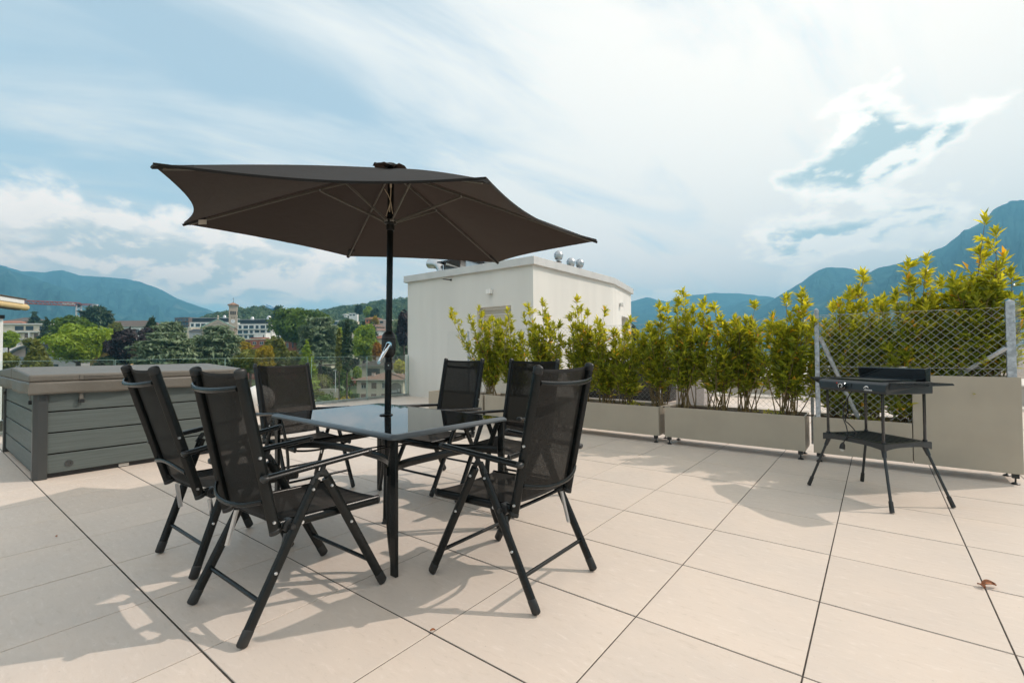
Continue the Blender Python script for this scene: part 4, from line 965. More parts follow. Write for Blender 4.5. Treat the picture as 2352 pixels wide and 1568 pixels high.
# ------------------------------------------------------------------ awning at the left edge
M_aw = mat('cream_awning_cloth', (.62, .47, .24), .7, var=.04)
P0 = at(0, 705, 7.6); P1 = at(58, 705.8, 8.2); dd = (P1 - P0); dd.z = 0; dd.normalize()
t = empty('awning', P1); tag(t, 'end of a half-open cream awning cassette jutting in at the left edge', 'awning')
MB().tube([-dd * 2.2, Vector((0, 0, 0))], .056, 16, dome=.05).build('front_bar', M_aw, t, True)
MB().box(-dd * 1.22 + Vector((0, 0, .085)), (2.2, .10, .075), rz=math.atan2(dd.y, dd.x)).build('cassette', M_white, t, bevel=.006)
MB().box(-dd * 1.22 + Vector((0, 0, .132)), (2.25, .13, .016), rz=math.atan2(dd.y, dd.x)).build('lid', mat('brown_lid', (.10, .06, .03), .5), t)
MB().box(-dd * 1.25 + Vector((0, 0, -.062)), (2.1, .08, .012), rz=math.atan2(dd.y, dd.x)).build('valance_rail', M_dark, t)
p = at(0.5, 760, 7.9); t = empty('awning_post', (p.x, p.y, 0)); tag(t, 'slim white awning post at the very left edge', 'post')
MB().bb(-.03, .03, -.03, .03, .004, 1.72).build('shaft', M_white, t, bevel=.004); MB().bb(-.05, .05, -.05, .05, 0.001, .012).build('foot_plate', M_steel, t); MB().bb(-.05, .05, -.045, .045, 1.72, 1.78).build('bracket', M_cap, t)

# ------------------------------------------------------------------ next roof beyond the fence
tag(MB().bb(-3.4, 8, 11.385, 11.98, -.3, .055).build('low_ledge', M_coping, bevel=.006), kind='structure')
t = empty('neighbour_roof', (-1, 12, 0)); tag(t, 'low pale parapet wall and flat roof of the next building beyond the fence', 'building')
MB().bb(-2.4, 9.5, -.01, .02, .0, .40).build('wall', mat('grey_render', (.40, .37, .33), .85, var=.05, bump=.3, bscale=150), t)
MB().bb(-2.45, 9.5, -.05, 2.6, .405, .44).build('coping', M_coping, t, bevel=.005)
MB().bb(-2.4, 30, .03, 40, -14, -.01).build('block', M_render, t)
MB().bb(4.0, 30, 2.61, 34, .2, .40).build('gravel_roof', mat('roof_gravel', (.20, .17, .14), 1.0, col2=(.34, .30, .25), vscale=9, bump=1.0, bscale=30), t)
MB().bb(4.0, 30, 34.05, 34.4, .2, 1.20).build('parapet', M_render, t); MB().bb(3.9, 30, 34.0, 34.5, 1.205, 1.27).build('parapet_cap', M_coping, t)
t = empty('garden_cabinet', (-2.75, 9.42, 0)); tag(t, 'long black low cabinet on the terrace beyond the shrubs', 'cabinet')
MB().bb(-1.4, 1.22, 0, .62, .06, .82).build('carcass', mat('black_cabinet', (.012, .013, .014), .5, var=.3), t, bevel=.01)
MB().bb(-1.43, 1.25, -.03, .65, .822, .855).build('worktop', M_post, t, bevel=.004)
for x in (-.53, .34): MB().bb(x - .004, x + .004, -.004, 0, .08, .80).build('door_gap', M_dark, t)
MB().bb(-1.36, 1.18, .03, .58, .0, .06).build('plinth', M_dark, t)
t = empty('garden_locker', (-1.01, 9.10, 0)); tag(t, 'grey locker standing at the right end of the black cabinet', 'locker')
MB().bb(-.27, .29, 0, .55, .01, .885).build('carcass', mat('warm_grey_panel', (.34, .31, .30), .5), t, bevel=.008)
MB().bb(-.29, .31, -.02, .57, .887, .905).build('lid', M_post, t, bevel=.003)
MB().bb(.245, .25, -.006, -.001, .35, .55).build('handle', M_dark, t)

# ------------------------------------------------------------------ foliage builders
def leaves(base, d, up, L, W, rng, fold=.35):
    """lance-shaped folded leaves: base (n,3), direction d, rough normal up"""
    n = len(base); d = d / np.linalg.norm(d, axis=1, keepdims=True); side = np.cross(d, up); side /= np.linalg.norm(side, axis=1, keepdims=True) + 1e-9; nn = np.cross(side, d)
    L = L[:, None]; W = W[:, None]
    mid = base + d * L * .5 - nn * L * .03; tip = base + d * L - nn * L * .10
    l = base + d * L * .46 + side * W * .5 + nn * W * fold; r = base + d * L * .46 - side * W * .5 + nn * W * fold
    V = np.stack([base, mid, tip, l, r], 1).reshape(-1, 3); i = np.arange(n)[:, None] * 5
    Q = np.concatenate([i + np.array([[0, 1, 2, 3]]), i + np.array([[0, 4, 2, 1]])], 0)
    return V, Q
def cards(c, nrm, size, rng, asp=1.6):
    n = len(c); t = rng.normal(size=(n, 3)); a = np.cross(nrm, t); a /= np.linalg.norm(a, axis=1, keepdims=True) + 1e-9; b = np.cross(nrm, a); b /= np.linalg.norm(b, axis=1, keepdims=True) + 1e-9
    s = size[:, None]; k = rng.uniform(.7, 1.3, (n, 4, 1))
    V = np.stack([c - a * s * asp * k[:, 0], c - b * s * .55 * k[:, 1] + nrm * s * .15, c + a * s * asp * k[:, 2], c + b * s * .55 * k[:, 3] + nrm * s * .15], 1).reshape(-1, 3)
    return V, (np.arange(n)[:, None] * 4 + np.arange(4)[None, :])

M_laurel = leaf_mat('laurel_leaf', (0.125, 0.185, 0.020), (0.64, 0.64, 0.065), .54, ccol=(0.60, 0.38, 0.05), yellow=.5)
M_stem = mat('laurel_stem', (0.16, 0.115, 0.045), .7, var=.25)
def onY(X, Y, y):
    p = at(X, Y, 1.0) - Vector(CAM); return Vector(CAM) + p * ((y - CAM[1]) / p.y)
def laurel(bx, tops, y, lab, seed, nfill=7, zb=.42, low=.12):
    rng = np.random.RandomState(seed); b0 = onY(bx, 945, y); root = empty('laurel_shrub', (b0.x, y, zb)); K = np.array([b0.x, y, zb])
    tag(root, lab, 'shrub', 'laurel shrubs growing in the beige planters')
    T_ = [onY(a, b, y + rng.uniform(-.06, .06)) for a, b in tops]; hs = [t.z for t in T_]; hm = sum(hs) / len(hs)
    st = []
    for t in T_:
        st.append((t.x, t.y, t.z - .02)); st.append((t.x + rng.uniform(-.09, .09), t.y + rng.uniform(-.1, .1), t.z - rng.uniform(.10, .22)))
    for k in range(nfill + 5): st.append((b0.x + rng.uniform(-.29, .29), y + rng.uniform(-.17, .17), zb + (hm - zb) * rng.uniform(.45, .88)))
    B_, D_, U_, L_, W_ = [], [], [], [], []; sm = MB()
    for tx, ty, tz in st:
        o = np.array([b0.x + rng.uniform(-.10, .10), y + rng.uniform(-.07, .07), zb - .01]); e = np.array([tx, ty, tz]); bow = rng.normal(size=3) * .025; bow[2] = 0
        f = lambda s: o + (e - o) * np.array([s ** 1.0, s ** 1.0, s])[None] .reshape(3) + bow * math.sin(math.pi * s)
        n = 9; pts = [f(k / n) - K for k in range(n + 1)]; sm.tube([tuple(p) for p in pts], [.0065 * (1 - .75 * k / n) for k in range(n + 1)], 5)
        H = tz - zb; tw = int(H / .042)
        for k in range(tw):
            s = low + (1 - low) * (k + rng.uniform(0, 1)) / tw
            if s > .68 and rng.uniform() < .38: continue
            p = f(s); ph = rng.uniform(0, 6.28)
            ln = rng.uniform(.06, .21) * (1.15 - .75 * s); el = rng.uniform(.35, 1.1)
            dv = np.array([math.cos(ph) * math.cos(el), math.sin(ph) * math.cos(el) * .8, math.sin(el)])
            q = p + dv * ln; sm.tube([tuple(p - K), tuple(q - K)], [.0026, .0012], 3, cap=False)
            m = rng.randint(5, 9)
            for j in range(m):
                u = (j + .5) / m; a2 = j * 2.4 + ph; w = 1 - u * .5
                dd = dv * (.35 + .9 * u) + np.array([math.cos(a2), math.sin(a2), rng.uniform(-.25, .35)]) * .8 * w
                B_.append(p + dv * ln * u); D_.append(dd); U_.append([rng.normal() * .3, rng.normal() * .3, 1]); L_.append(rng.uniform(.055, .098)); W_.append(rng.uniform(.025, .038))
        for j in range(11):      # whorl at the tip
            a2 = j * 2.4 + tx * 7; w = .75 - .055 * j; B_.append(e - np.array([0, 0, .055 - .006 * j])); D_.append(np.array([math.cos(a2) * w, math.sin(a2) * w, .65 + .05 * j])); U_.append([0.01, 0.02, 1]); L_.append(rng.uniform(.07, .11)); W_.append(rng.uniform(.026, .036))
    B_ = np.array(B_); hrel = np.clip((B_[:, 2] - zb) / (hm - zb), 0, 1.3)
    V, Q = leaves(B_ - K, np.array(D_), np.array(U_), np.array(L_), np.array(W_), rng)
    tone = np.clip(rng.beta(1.1, 2.6, len(B_)) * .75 + .50 * np.clip((hrel - .6) / .4, 0, 1) * rng.uniform(.1, 1, len(B_)), 0, .9); tone[rng.uniform(size=len(B_)) < .02] = 1.0
    npmesh('foliage', V, Q, M_laurel, root, col=np.repeat(tone, 5)); sm.build('stems', M_stem, root)
PY = 5.10
lau = [
 (1128, [(1038, 712), (1078, 728), (1100, 706)], 'leftmost laurel shrub, behind the far chair nearest the white house', 12),
 (1188, [(1165, 712), (1150, 738), (1130, 730)], 'laurel shrub in front of the cream door of the white house', 11),
 (1258, [(1245, 690), (1214, 704), (1285, 742)], 'laurel shrub below the outer corner of the white house', 11),
 (1340, [(1325, 686), (1308, 728), (1350, 716)], 'laurel shrub behind the top of the chair at the table end', 10),
 (1395, [(1389, 711), (1372, 735), (1415, 762)], 'laurel shrub covering the niche on the sunny side of the white house', 8),
 (1440, [(1448, 733), (1466, 765), (1425, 790)], 'shorter laurel shrub where the white house ends and the mountains start', 6),
 (1512, [(1515, 698), (1534, 708), (1492, 745)], 'laurel shrub left of the joint between two planters', 8),
 (1578, [(1569, 670), (1592, 708), (1552, 735)], 'pointed laurel shrub with bare yellowish stems just right of the planter joint', 8),
 (1645, [(1619, 692), (1641, 702), (1664, 745)], 'laurel shrub in the middle of the middle planter', 8),
 (1714, [(1735, 699), (1687, 730), (1712, 735)], 'laurel shrub third from the left in the middle planter', 8),
 (1808, [(1804, 683), (1843, 668), (1775, 725), (1832, 740)], 'laurel shrub at the right end of the middle planter', 9),
 (1925, [(1915, 700), (1951, 667), (1895, 745)], 'laurel shrub behind the wire mesh at the left of the barbecue', 10),
 (1995, [(1983, 628), (1972, 660), (2010, 700)], 'laurel shrub behind the mesh above the barbecue wind shield', 10),
 (2080, [(2086, 603), (2058, 672), (2100, 650)], 'laurel shrub behind the mesh right of the barbecue wind shield', 10),
 (2150, [(2128, 594), (2162, 644), (2150, 690)], 'laurel shrub with bright yellow tip beside the tallest one', 10),
 (2200, [(2205, 660), (2190, 690), (2225, 655)], 'low laurel shrub tucked between its tall neighbours above the tall planter', 10),
 (2262, [(2263, 499), (2307, 585), (2250, 575), (2290, 655), (2235, 640)], 'tallest laurel shrub at the far right, its spire reaching the mountain skyline', 12)]
for i, (bx, tops, lab, nf) in enumerate(lau):
    yy = PY + .06 * math.sin(i * 2.3)
    laurel(bx, tops, yy, lab, 100 + i, nf + (5 if bx > 1900 else 0), zb=.85 if bx > 2200 else .42, low=.06 if bx > 1900 else (.27 if i in (6, 7, 8, 9, 10) else .16))
rr = random.Random(8)
for k, (x, lab) in enumerate(((-.45, 'tuft of small green weeds at the foot of the shrubs in the second planter'), (1.12, 'tuft of weeds between shrub and planter rim in the middle planter'), (1.95, 'bright little weed sprouting behind the barbecue shelf'))):
    rng = np.random.RandomState(k); n = 60; b_ = np.column_stack([rng.normal(0, .06, n), rng.normal(0, .03, n), rng.uniform(0, .05, n)]); d_ = np.column_stack([rng.normal(0, .5, n), rng.normal(0, .5, n), rng.uniform(.3, 1, n)])
    V, Q = leaves(b_, d_, np.tile([0.01, .02, 1.], (n, 1)), rng.uniform(.02, .05, n), rng.uniform(.008, .014, n), rng)
    o = npmesh('weed', V, Q, M_laurel, col=np.repeat(rng.uniform(0, .8, n), 5)); o.location = (x, 4.98, .41); tag(o, lab, 'weed')

def dry_leaf(x, y, rz, s, lab):
    mb = MB(); P = []
    for j in range(7):
        u = j / 6; w = .022 * math.sin(math.pi * (u * .92 + .04)) ** .8 * s
        for v in (-1, -.4, .4, 1): P.append(((u - .5) * .075 * s, v * w, .004 + .016 * s * abs(v) ** 1.5 + .012 * s * math.sin(u * 3.1)))
    mb.add(P, [(j * 4 + i, j * 4 + i + 1, j * 4 + i + 5, j * 4 + i + 4) for j in range(6) for i in range(3)])
    o = mb.build('dry_leaf', mat('dry_brown_leaf', (.30, .10, .03), .55, var=.4, vscale=60), None, True); o.location = (x, y, .001); o.rotation_euler = (0.2, 0, rz)
    tag(o, lab, 'leaf', 'dry leaves lying on the tiles')
dry_leaf(2.415, 2.43, .5, .8, 'curled reddish brown leaf lying on a tile joint at the right')
dry_leaf(2.385, 2.395, 2.1, .55, 'smaller torn brown leaf lying in the joint beside the curled one')
dry_leaf(.60, .607, .9, .28, 'tiny brown leaf scrap on the joint below the table')
dry_leaf(-1.95, -.12, .3, .3, 'tiny dark leaf scrap on the tiles at the lower left')

# ------------------------------------------------------------------ trees
M_bark = mat('tree_bark', (0.075, 0.055, 0.04), .95, var=.3, vscale=4)
GK = dict(copper=1.2, dark=1.5, cedar=2.3, wood=1.5, gold=1.1, orange=1.1)
LM = {k: leaf_mat('foliage_' + k, tuple(x * GK.get(k, 1.6) for x in a), tuple(x * GK.get(k, 1.6) for x in b), t, yellow=y) for k, (a, b, t, y) in dict(
    lime=((.060, .115, .010), (.205, .270, .018), .35, .35), green=((.030, .062, .010), (.095, .150, .018), .30, .3), dark=((.012, .026, .012), (.035, .060, .022), .2, .1),
    copper=((.010, .006, .008), (.034, .018, .020), .15, 0), cedar=((.034, .058, .036), (.135, .165, .095), .2, .05), pine=((.018, .040, .020), (.060, .095, .040), .2, .1),
    olive=((.050, .065, .012), (.150, .160, .030), .3, .3), gold=((.150, .130, .010), (.400, .300, .020), .35, .3), orange=((.20, .10, .01), (.42, .20, .02), .3, .2),
    brown=((.055, .038, .030), (.130, .095, .060), .2, 0), spruce=((.014, .032, .016), (.045, .075, .030), .15, .05), wood=((.022, .050, .022), (.085, .125, .040), .25, .1), rust=((.14, .05, .03), (.34, .13, .08), .3, 0), bamboo=((.16, .17, .02), (.36, .34, .05), .4, .3)).items()}
def crown(kind, r, h, fw, rng, n=None):
    """leaf cards of a crown of radius r and height h standing on z=0; returns V, Q, tone"""
    sz = max(.07, fw * .0034); C = []; S = []; 
    if kind == 'broad':
        m = 46
        for k in range(m):
            u = rng.uniform(-1, 1); t = rng.uniform(0, 6.283); q = math.sqrt(1 - u * u); e = rng.uniform(.50, .78)
            C.append((r * e * q * math.cos(t), r * e * q * math.sin(t), h * (.5 + .5 * e * u))); S.append((r * rng.uniform(.20, .36), h * rng.uniform(.09, .17)))
        C += [(0, 0, h * .45)] * 5; S += [(r * .62, h * .34)] * 5
    elif kind == 'cedar':
        m = 15
        for k in range(m):
            z = h * (.12 + .86 * k / (m - 1)); rad = r * (1 - .30 * (k / (m - 1)) ** 1.2) * (1 if k < m - 3 else .60) * rng.uniform(.78, 1.08)
            nb = 9 if k < m - 3 else 5
            for j in range(nb):
                t = j * 6.283 / nb + k * 1.1 + rng.uniform(-.2, .2); e = rng.uniform(.45, .95)
                C.append((rad * e * math.cos(t), rad * e * math.sin(t), z + rng.uniform(-.02, .02) * h)); S.append((r * rng.uniform(.20, .33), h * rng.uniform(.020, .034)))
    elif kind == 'spruce':
        m = 17
        for k in range(m):
            u = k / (m - 1); z = h * (.04 + .93 * u); rad = r * (1 - u) ** .9 * rng.uniform(.8, 1.1) + r * .04; nb = max(3, int(9 * (1 - u)) + 2)
            for j in range(nb):
                t = j * 6.283 / nb + k * 2.1; C.append((rad * .62 * math.cos(t), rad * .62 * math.sin(t), z - rad * .12)); S.append((rad * .42 + r * .02, h * .022 + r * .02))
    elif kind == 'cypress':
        for k in range(34):
            u = k / 33; rad = r * (math.sin(math.pi * min(1, (u * .88 + .12))) ** .55) * (1 - .35 * u); t = k * 2.4
            C.append((rad * .35 * math.cos(t), rad * .35 * math.sin(t), h * (.02 + .93 * u))); S.append((rad * .66, h * .045))
    C = np.array(C); S = np.array(S); w = S[:, 0] ** 2 + S[:, 0] * S[:, 1] * 1.2; area = w.sum() * 3.2
    n = n or int(min(9000, max(900, area * 2.6 / (sz * sz * 2.0))))
    idx = rng.choice(len(C), n, p=w / w.sum()); d = rng.normal(size=(n, 3)); d /= np.linalg.norm(d, axis=1, keepdims=True)
    rad = rng.uniform(.72, 1.08, n)[:, None] * rng.uniform(.85, 1.0, n)[:, None]; sc3 = np.column_stack([S[idx, 0], S[idx, 0], S[idx, 1]])
    P = C[idx] + d * sc3 * rad; nrm = d / sc3; nrm /= np.linalg.norm(nrm, axis=1, keepdims=True); nrm = nrm + rng.normal(size=(n, 3)) * (.45 if kind in ('broad', 'cypress') else .3)
    if kind in ('cedar',): nrm[:, 2] += .8
    if kind == 'spruce': P[:, 2] -= (np.hypot(P[:, 0], P[:, 1]) / r) ** 1.5 * h * .02
    nrm /= np.linalg.norm(nrm, axis=1, keepdims=True)
    V, Q = cards(P, nrm, rng.uniform(.6, 1.25, n) * sz, rng, 1.5 if kind in ('broad', 'cypress') else 1.9)
    ct = rng.uniform(0, .45, len(C)); tone = np.clip(ct[idx] + rng.beta(2, 2.5, n) * .6, 0, 1)
    return V, Q, np.repeat(tone, 4)
NT_ = [0]
def tree(X, Yt, W, fw, kind, leaf, lab, hr=None, Yb=None, name=None, group=None):
    """tree whose crown centre bears toward X, top toward Yt, W picture units wide"""
    NT_[0] += 1; rng = np.random.RandomState(500 + NT_[0]); top = at(X, Yt, fw); lat = float(np.dot(np.array(top)[:2] - CAM[:2], RGT)); gz = float(ground_z(np.float64(fw), np.float64(lat)))
    r = W * fw / F / 2; cb = at(X, Yb, fw).z if Yb else gz + (top.z - gz) * .15; cb = max(cb, gz + .3)
    H = top.z - cb; nm = name or dict(broad='leafy_tree', cedar='cedar_tree', spruce='spruce_tree', cypress='cypress_tree')[kind]
    t = empty(nm, (top.x, top.y, gz)); tag(t, lab, 'tree', group)
    V, Q, tone = crown(kind, r, H, fw, rng); V[:, 2] += cb - gz
    npmesh('crown', V, Q, LM[leaf], t, col=tone)
    tr = MB().tube([(0, 0, -.2), (r * .02, 0, (cb - gz) * .6), (0, r * .02, cb - gz + H * .45), (0, 0, cb - gz + H * .85)], [r * .10 + .08, r * .075 + .05, r * .045 + .03, .03], 8)
    for k in range(6):
        a = k * 1.05 + X; z0 = cb - gz + H * (.05 + .09 * k); tr.tube([(0, 0, z0), (r * .35 * math.cos(a), r * .35 * math.sin(a), z0 + H * .12), (r * .62 * math.cos(a), r * .62 * math.sin(a), z0 + H * .2)], [r * .04 + .02, r * .025 + .01, .02], 5)
    tr.build('trunk', M_bark, t, True)
    return t
TL = [
 (80, 717, 26, 230, 'spruce', 'spruce', 'small pointed spruce rising beside the ochre villa', 748),
 (104, 738, 30, 225, 'broad', 'dark', 'dark bushy tree below the small pointed spruce', 752),
 (108, 731, 40, 150, 'spruce', 'dark', 'almost black conifer between the white apartment block and the big lime tree', 792),
 (170, 721, 86, 120, 'broad', 'green', 'darker green tree showing above the big lime tree', 790),
 (180, 738, 138, 92, 'broad', 'lime', 'big round bright lime-green tree behind the hot tub', 838),
 (246, 752, 34, 100, 'broad', 'lime', 'slender lime tree at the right side of the big round one', 800),
 (222, 706, 64, 185, 'cedar', 'spruce', 'dark spreading cedar under the tail of the red crane', 752),
 (266, 739, 30, 170, 'broad', 'olive', 'olive-brown tree in front of the long white building', 770),
 (290, 752, 92, 90, 'broad', 'copper', 'large purple-black copper beech left of the blue-green cedar', 842),
 (352, 742, 54, 112, 'broad', 'copper', 'second copper beech higher up, under the spruce spike', 800),
 (349, 725, 26, 118, 'spruce', 'spruce', 'narrow spruce spike standing out against the mountain', 760),
 (322, 782, 34, 80, 'broad', 'brown', 'greyish brown shrubby tree in front of the copper beech', 842),
 (392, 741, 72, 84, 'cedar', 'cedar', 'blue-green cedar top left of the church', 800),
 (388, 766, 150, 78, 'cedar', 'cedar', 'wide blue-green cedar with level branches behind the first two chairs', 860),
 (500, 750, 118, 84, 'cedar', 'cedar', 'blue-green pyramidal cedar in front of the church', 870),
 (448, 778, 60, 88, 'cedar', 'cedar', 'smaller cedar filling the gap between the two big ones', 850),
 (86, 780, 54, 72, 'spruce', 'olive', 'brown-green spruce in front of the barrel-roofed building', 838),
 (20, 757, 40, 110, 'broad', 'lime', 'lime tree at the left edge above the balcony slabs', 800),
 (72, 776, 30, 100, 'broad', 'olive', 'small lime tree above the barrel roof', 796),
 (8, 808, 60, 60, 'broad', 'olive', 'low olive tree at the left edge over the glass rail', 850),
 (553, 778, 50, 110, 'broad', 'gold', 'golden green tree at the foot of the church nave', 815),
 (575, 798, 72, 82, 'broad', 'olive', 'olive tree below the golden green one', 860),
 (607, 789, 50, 74, 'broad', 'gold', 'bright yellow tree right of the church, half behind the glass', 870),
 (635, 763, 60, 90, 'broad', 'olive', 'round yellow-green tree in front of the brick house', 850),
 (692, 697, 144, 160, 'broad', 'green', 'huge dark green plane tree, tallest crown in the middle', 800),
 (640, 705, 30, 300, 'cedar', 'pine', 'distant umbrella pine beside the blue crane', 745),
 (735, 732, 104, 110, 'cedar', 'cedar', 'big grey-green domed cedar right of the plane tree', 840),
 (705, 777, 56, 100, 'spruce', 'lime', 'light green feathery conifer in front of the domed cedar', 890),
 (797, 727, 33, 86, 'cypress', 'dark', 'tall narrow cypress left of the parasol pole', 850),
 (779, 750, 19, 88, 'cypress', 'olive', 'shorter brownish cypress left of the tall one', 850),
 (836, 742, 70, 150, 'broad', 'lime', 'lime-green plane tree between the cypress and the parasol pole', 838),
 (775, 752, 34, 128, 'broad', 'lime', 'lime-green tree peeping out behind the two cypresses', 790),
 (868, 784, 28, 146, 'broad', 'orange', 'small orange-leaved tree left of the crank', 835),
 (922, 727, 60, 140, 'broad', 'cedar', 'grey-green evergreen between pole and white house', 832),
 (928, 711, 36, 135, 'broad', 'copper', 'dark red beech top against the wooded hill beside the white house', 800),
 (918, 826, 36, 120, 'broad', 'bamboo', 'yellow bamboo clump behind the tiled roof', 860),
 (790, 826, 40, 108, 'spruce', 'green', 'light green young tree behind the glass right of the wide gap', 880),
 (745, 838, 70, 118, 'broad', 'dark', 'dark undergrowth tree below the domed cedar', 890),
 (812, 822, 30, 152, 'broad', 'dark', 'dark tree left of the upper villa', 850),
 (737, 860, 60, 106, 'broad', 'olive', 'loquat tree with palm-like leaves in the garden', 900),
 (845, 702, 20, 330, 'broad', 'lime', 'light green tree on the hill slope left of the pole', 732),
 (861, 705, 20, 320, 'broad', 'dark', 'blackish tree on the hill slope right beside the pole', 735),
 (824, 699, 16, 380, 'broad', 'dark', 'bluish dark round tree on the hill', 722),
 (861, 728, 12, 260, 'spruce', 'gold', 'small yellow conifer beside the orange hill house', 742),
 (834, 740, 22, 200, 'spruce', 'spruce', 'dark conifer below the orange hill house, left one', 768),
 (852, 735, 26, 190, 'spruce', 'spruce', 'dark conifer below the orange hill house, right one', 770),
 (800, 732, 60, 230, 'broad', 'wood', 'leafy green tree below the white hillside villa', 765),
 (460, 838, 80, 90, 'broad', 'olive', 'rounded shrubby tree just above the hot tub cover', 880),
 (620, 855, 90, 96, 'broad', 'green', 'dark green tree behind the glass left of the wide gap', 930),
 (255, 815, 70, 88, 'broad', 'dark', 'dark tree filling the space below the copper beech', 870),
 (670, 800, 40, 100, 'broad', 'olive', 'olive tree beside the brick house wing', 850),
 (1500, 762, 120, 60, 'broad', 'lime', 'yellow-green tree beyond the terrace behind the middle shrubs', 900),
 (1445, 742, 46, 90, 'broad', 'dark', 'dark tree right behind the end of the white house', 800)]
for X, Yt, W, fw, kd, lf, lab, Yb in TL: tree(X, Yt, W, fw, kd, lf, lab, Yb=Yb)

# ------------------------------------------------------------------ wooded hills
def hill(name, pts, dist, near, seed, lab_stuff, nb, sz=5.0):
    X = np.array([p[0] for p in pts], float); Y = np.array([p[1] for p in pts], float); u = np.linspace(X[0], X[-1], 90); y = np.interp(u, X, Y) + 5
    Cr = np.array([list(at(a, b, dist)) for a, b in zip(u, y)]); dv = Cr[:, :2] - CAM[:2]; rows = []
    for t in np.linspace(-.5, 1, 40):
        k = 1 + (near / dist - 1) * max(t, 0) - min(t, 0) * .9; xy = CAM[:2] + dv * k; s_ = (1 - t) if t > 0 else (1 + t * 1.6)
        base = -5.0; z = base + (Cr[:, 2] - base) * max(s_, 0) ** .9; rows.append(np.column_stack([xy, z]))
    A = np.array(rows).transpose(1, 0, 2); tag(npmesh(name, A.reshape(-1, 3), grid_faces(90, 40), LMh, smooth=True), kind='structure')
    rng = np.random.RandomState(seed); P = []; T_ = []
    iu = rng.uniform(0, 88.99, nb); iv = 10 + 28 * rng.uniform(0, 1, nb) ** 1.1
    i0 = iu.astype(int); j0 = iv.astype(int); fu = (iu - i0)[:, None]; fv = (iv - j0)[:, None]
    c = (A[i0, j0] * (1 - fu) + A[i0 + 1, j0] * fu) * (1 - fv) + (A[i0, np.minimum(j0 + 1, 39)] * (1 - fu) + A[i0 + 1, np.minimum(j0 + 1, 39)] * fu) * fv
    m = 46; rad = rng.uniform(.6, 1.25, nb) * sz; d = rng.normal(size=(nb, m, 3)); d /= np.linalg.norm(d, axis=2, keepdims=True); d[:, :, 2] = np.abs(d[:, :, 2]) * 1.0 - .15
    P = (c[:, None, :] + d * rad[:, None, None] * np.array([1, 1, 1.05])).reshape(-1, 3); nr = d.reshape(-1, 3) + rng.normal(size=(nb * m, 3)) * .3; nr /= np.linalg.norm(nr, axis=1, keepdims=True)
    V, Q = cards(P, nr, np.repeat(rad, m) * rng.uniform(.16, .30, nb * m), rng, 1.4); tone = np.clip(np.repeat(rng.beta(1.6, 2.2, nb), m) * .75 + rng.uniform(0, .3, nb * m), 0, 1)
    o = npmesh('hillside_wood', V, Q, LM['wood'], col=np.repeat(tone, 4)); tag(o, lab_stuff, 'wood', kind='stuff')
LMh = mat('woodland_floor', (.018, .036, .014), 1.0, col2=(.05, .075, .025), vscale=.05)
hill('hills', [(430, 745), (470, 728), (500, 722), (545, 712), (575, 706), (600, 706), (640, 716), (680, 720), (720, 722), (760, 725)], 480, 330, 5, 'dense far-off wood on the low ridge behind the church', 1500, 4.6)
hill('hills', [(690, 730), (740, 714), (751, 710), (790, 706), (830, 700), (870, 694), (900, 690), (937, 686), (1000, 682), (1100, 680), (1250, 700), (1400, 740)], 620, 360, 9, 'dense far-off wood covering the hill left of the white house', 2600, 5.6)

# ------------------------------------------------------------------ town buildings
M_winf = mat('window_frame_white', (.62, .62, .60), .5)
M_wing = mat('dark_window_glass', (.02, .03, .035), .10, spec=.8)
M_shut = mat('brown_roller_shutter', (.16, .11, .085), .7)
M_sill = mat('stone_sill', (.36, .34, .30), .8)
def tile_roof(name, c1, c2):
    m = bpy.data.materials.new(name); m.use_nodes = True; T = NT(m.node_tree); b = T.N['Principled BSDF']; co = T.n('ShaderNodeTexCoord').outputs['Object']
    n = T.noise(co, 5.0, 6, .75); n2 = T.noise(co, .6, 4, .6)
    c = T.mix(T.ramp(n, .35, .65), (*c1, 1), (*c2, 1)); c = T.mix(T.ramp(n2, .5, .75, 0, .35), c, (.10, .08, .065, 1)); T.put(b.inputs['Base Color'], c); b.inputs['Roughness'].default_value = .9
    w = T.n('ShaderNodeTexWave', wave_type='BANDS', bands_direction='Z'); w.inputs['Scale'].default_value = 5.0; w.inputs['Distortion'].default_value = 1.0; T.L.new(co, w.inputs['Vector'])
    bn = T.n('ShaderNodeBump'); bn.inputs['Strength'].default_value = .6; bn.inputs['Distance'].default_value = .06; T.L.new(T.m('ADD', w.outputs[1], n), bn.inputs['Height']); T.L.new(bn.outputs[0], b.inputs['Normal'])
    return m
MR_brown = tile_roof('brown_roof_tiles', (.17, .10, .075), (.25, .155, .115)); MR_red = tile_roof('red_roof_tiles', (.30, .11, .06), (.42, .18, .10)); MR_grey = tile_roof('grey_brown_roof', (.09, .07, .06), (.15, .115, .09)); MR_church = tile_roof('weathered_church_tiles', (.26, .14, .085), (.36, .22, .14))
WM = {k: mat('wall_' + k, c, .88, var=.06, vscale=.8) for k, c in dict(white=(.80, .79, .76), cream=(.66, .59, .47), beige=(.60, .53, .44), ochre=(.60, .40, .18), brown=(.145, .10, .08), brick=(.30, .105, .065), stone=(.55, .49, .41), grey=(.45, .46, .47), orange=(.50, .17, .08), pink=(.5, .40, .36), dark=(.03, .035, .04)).items()}
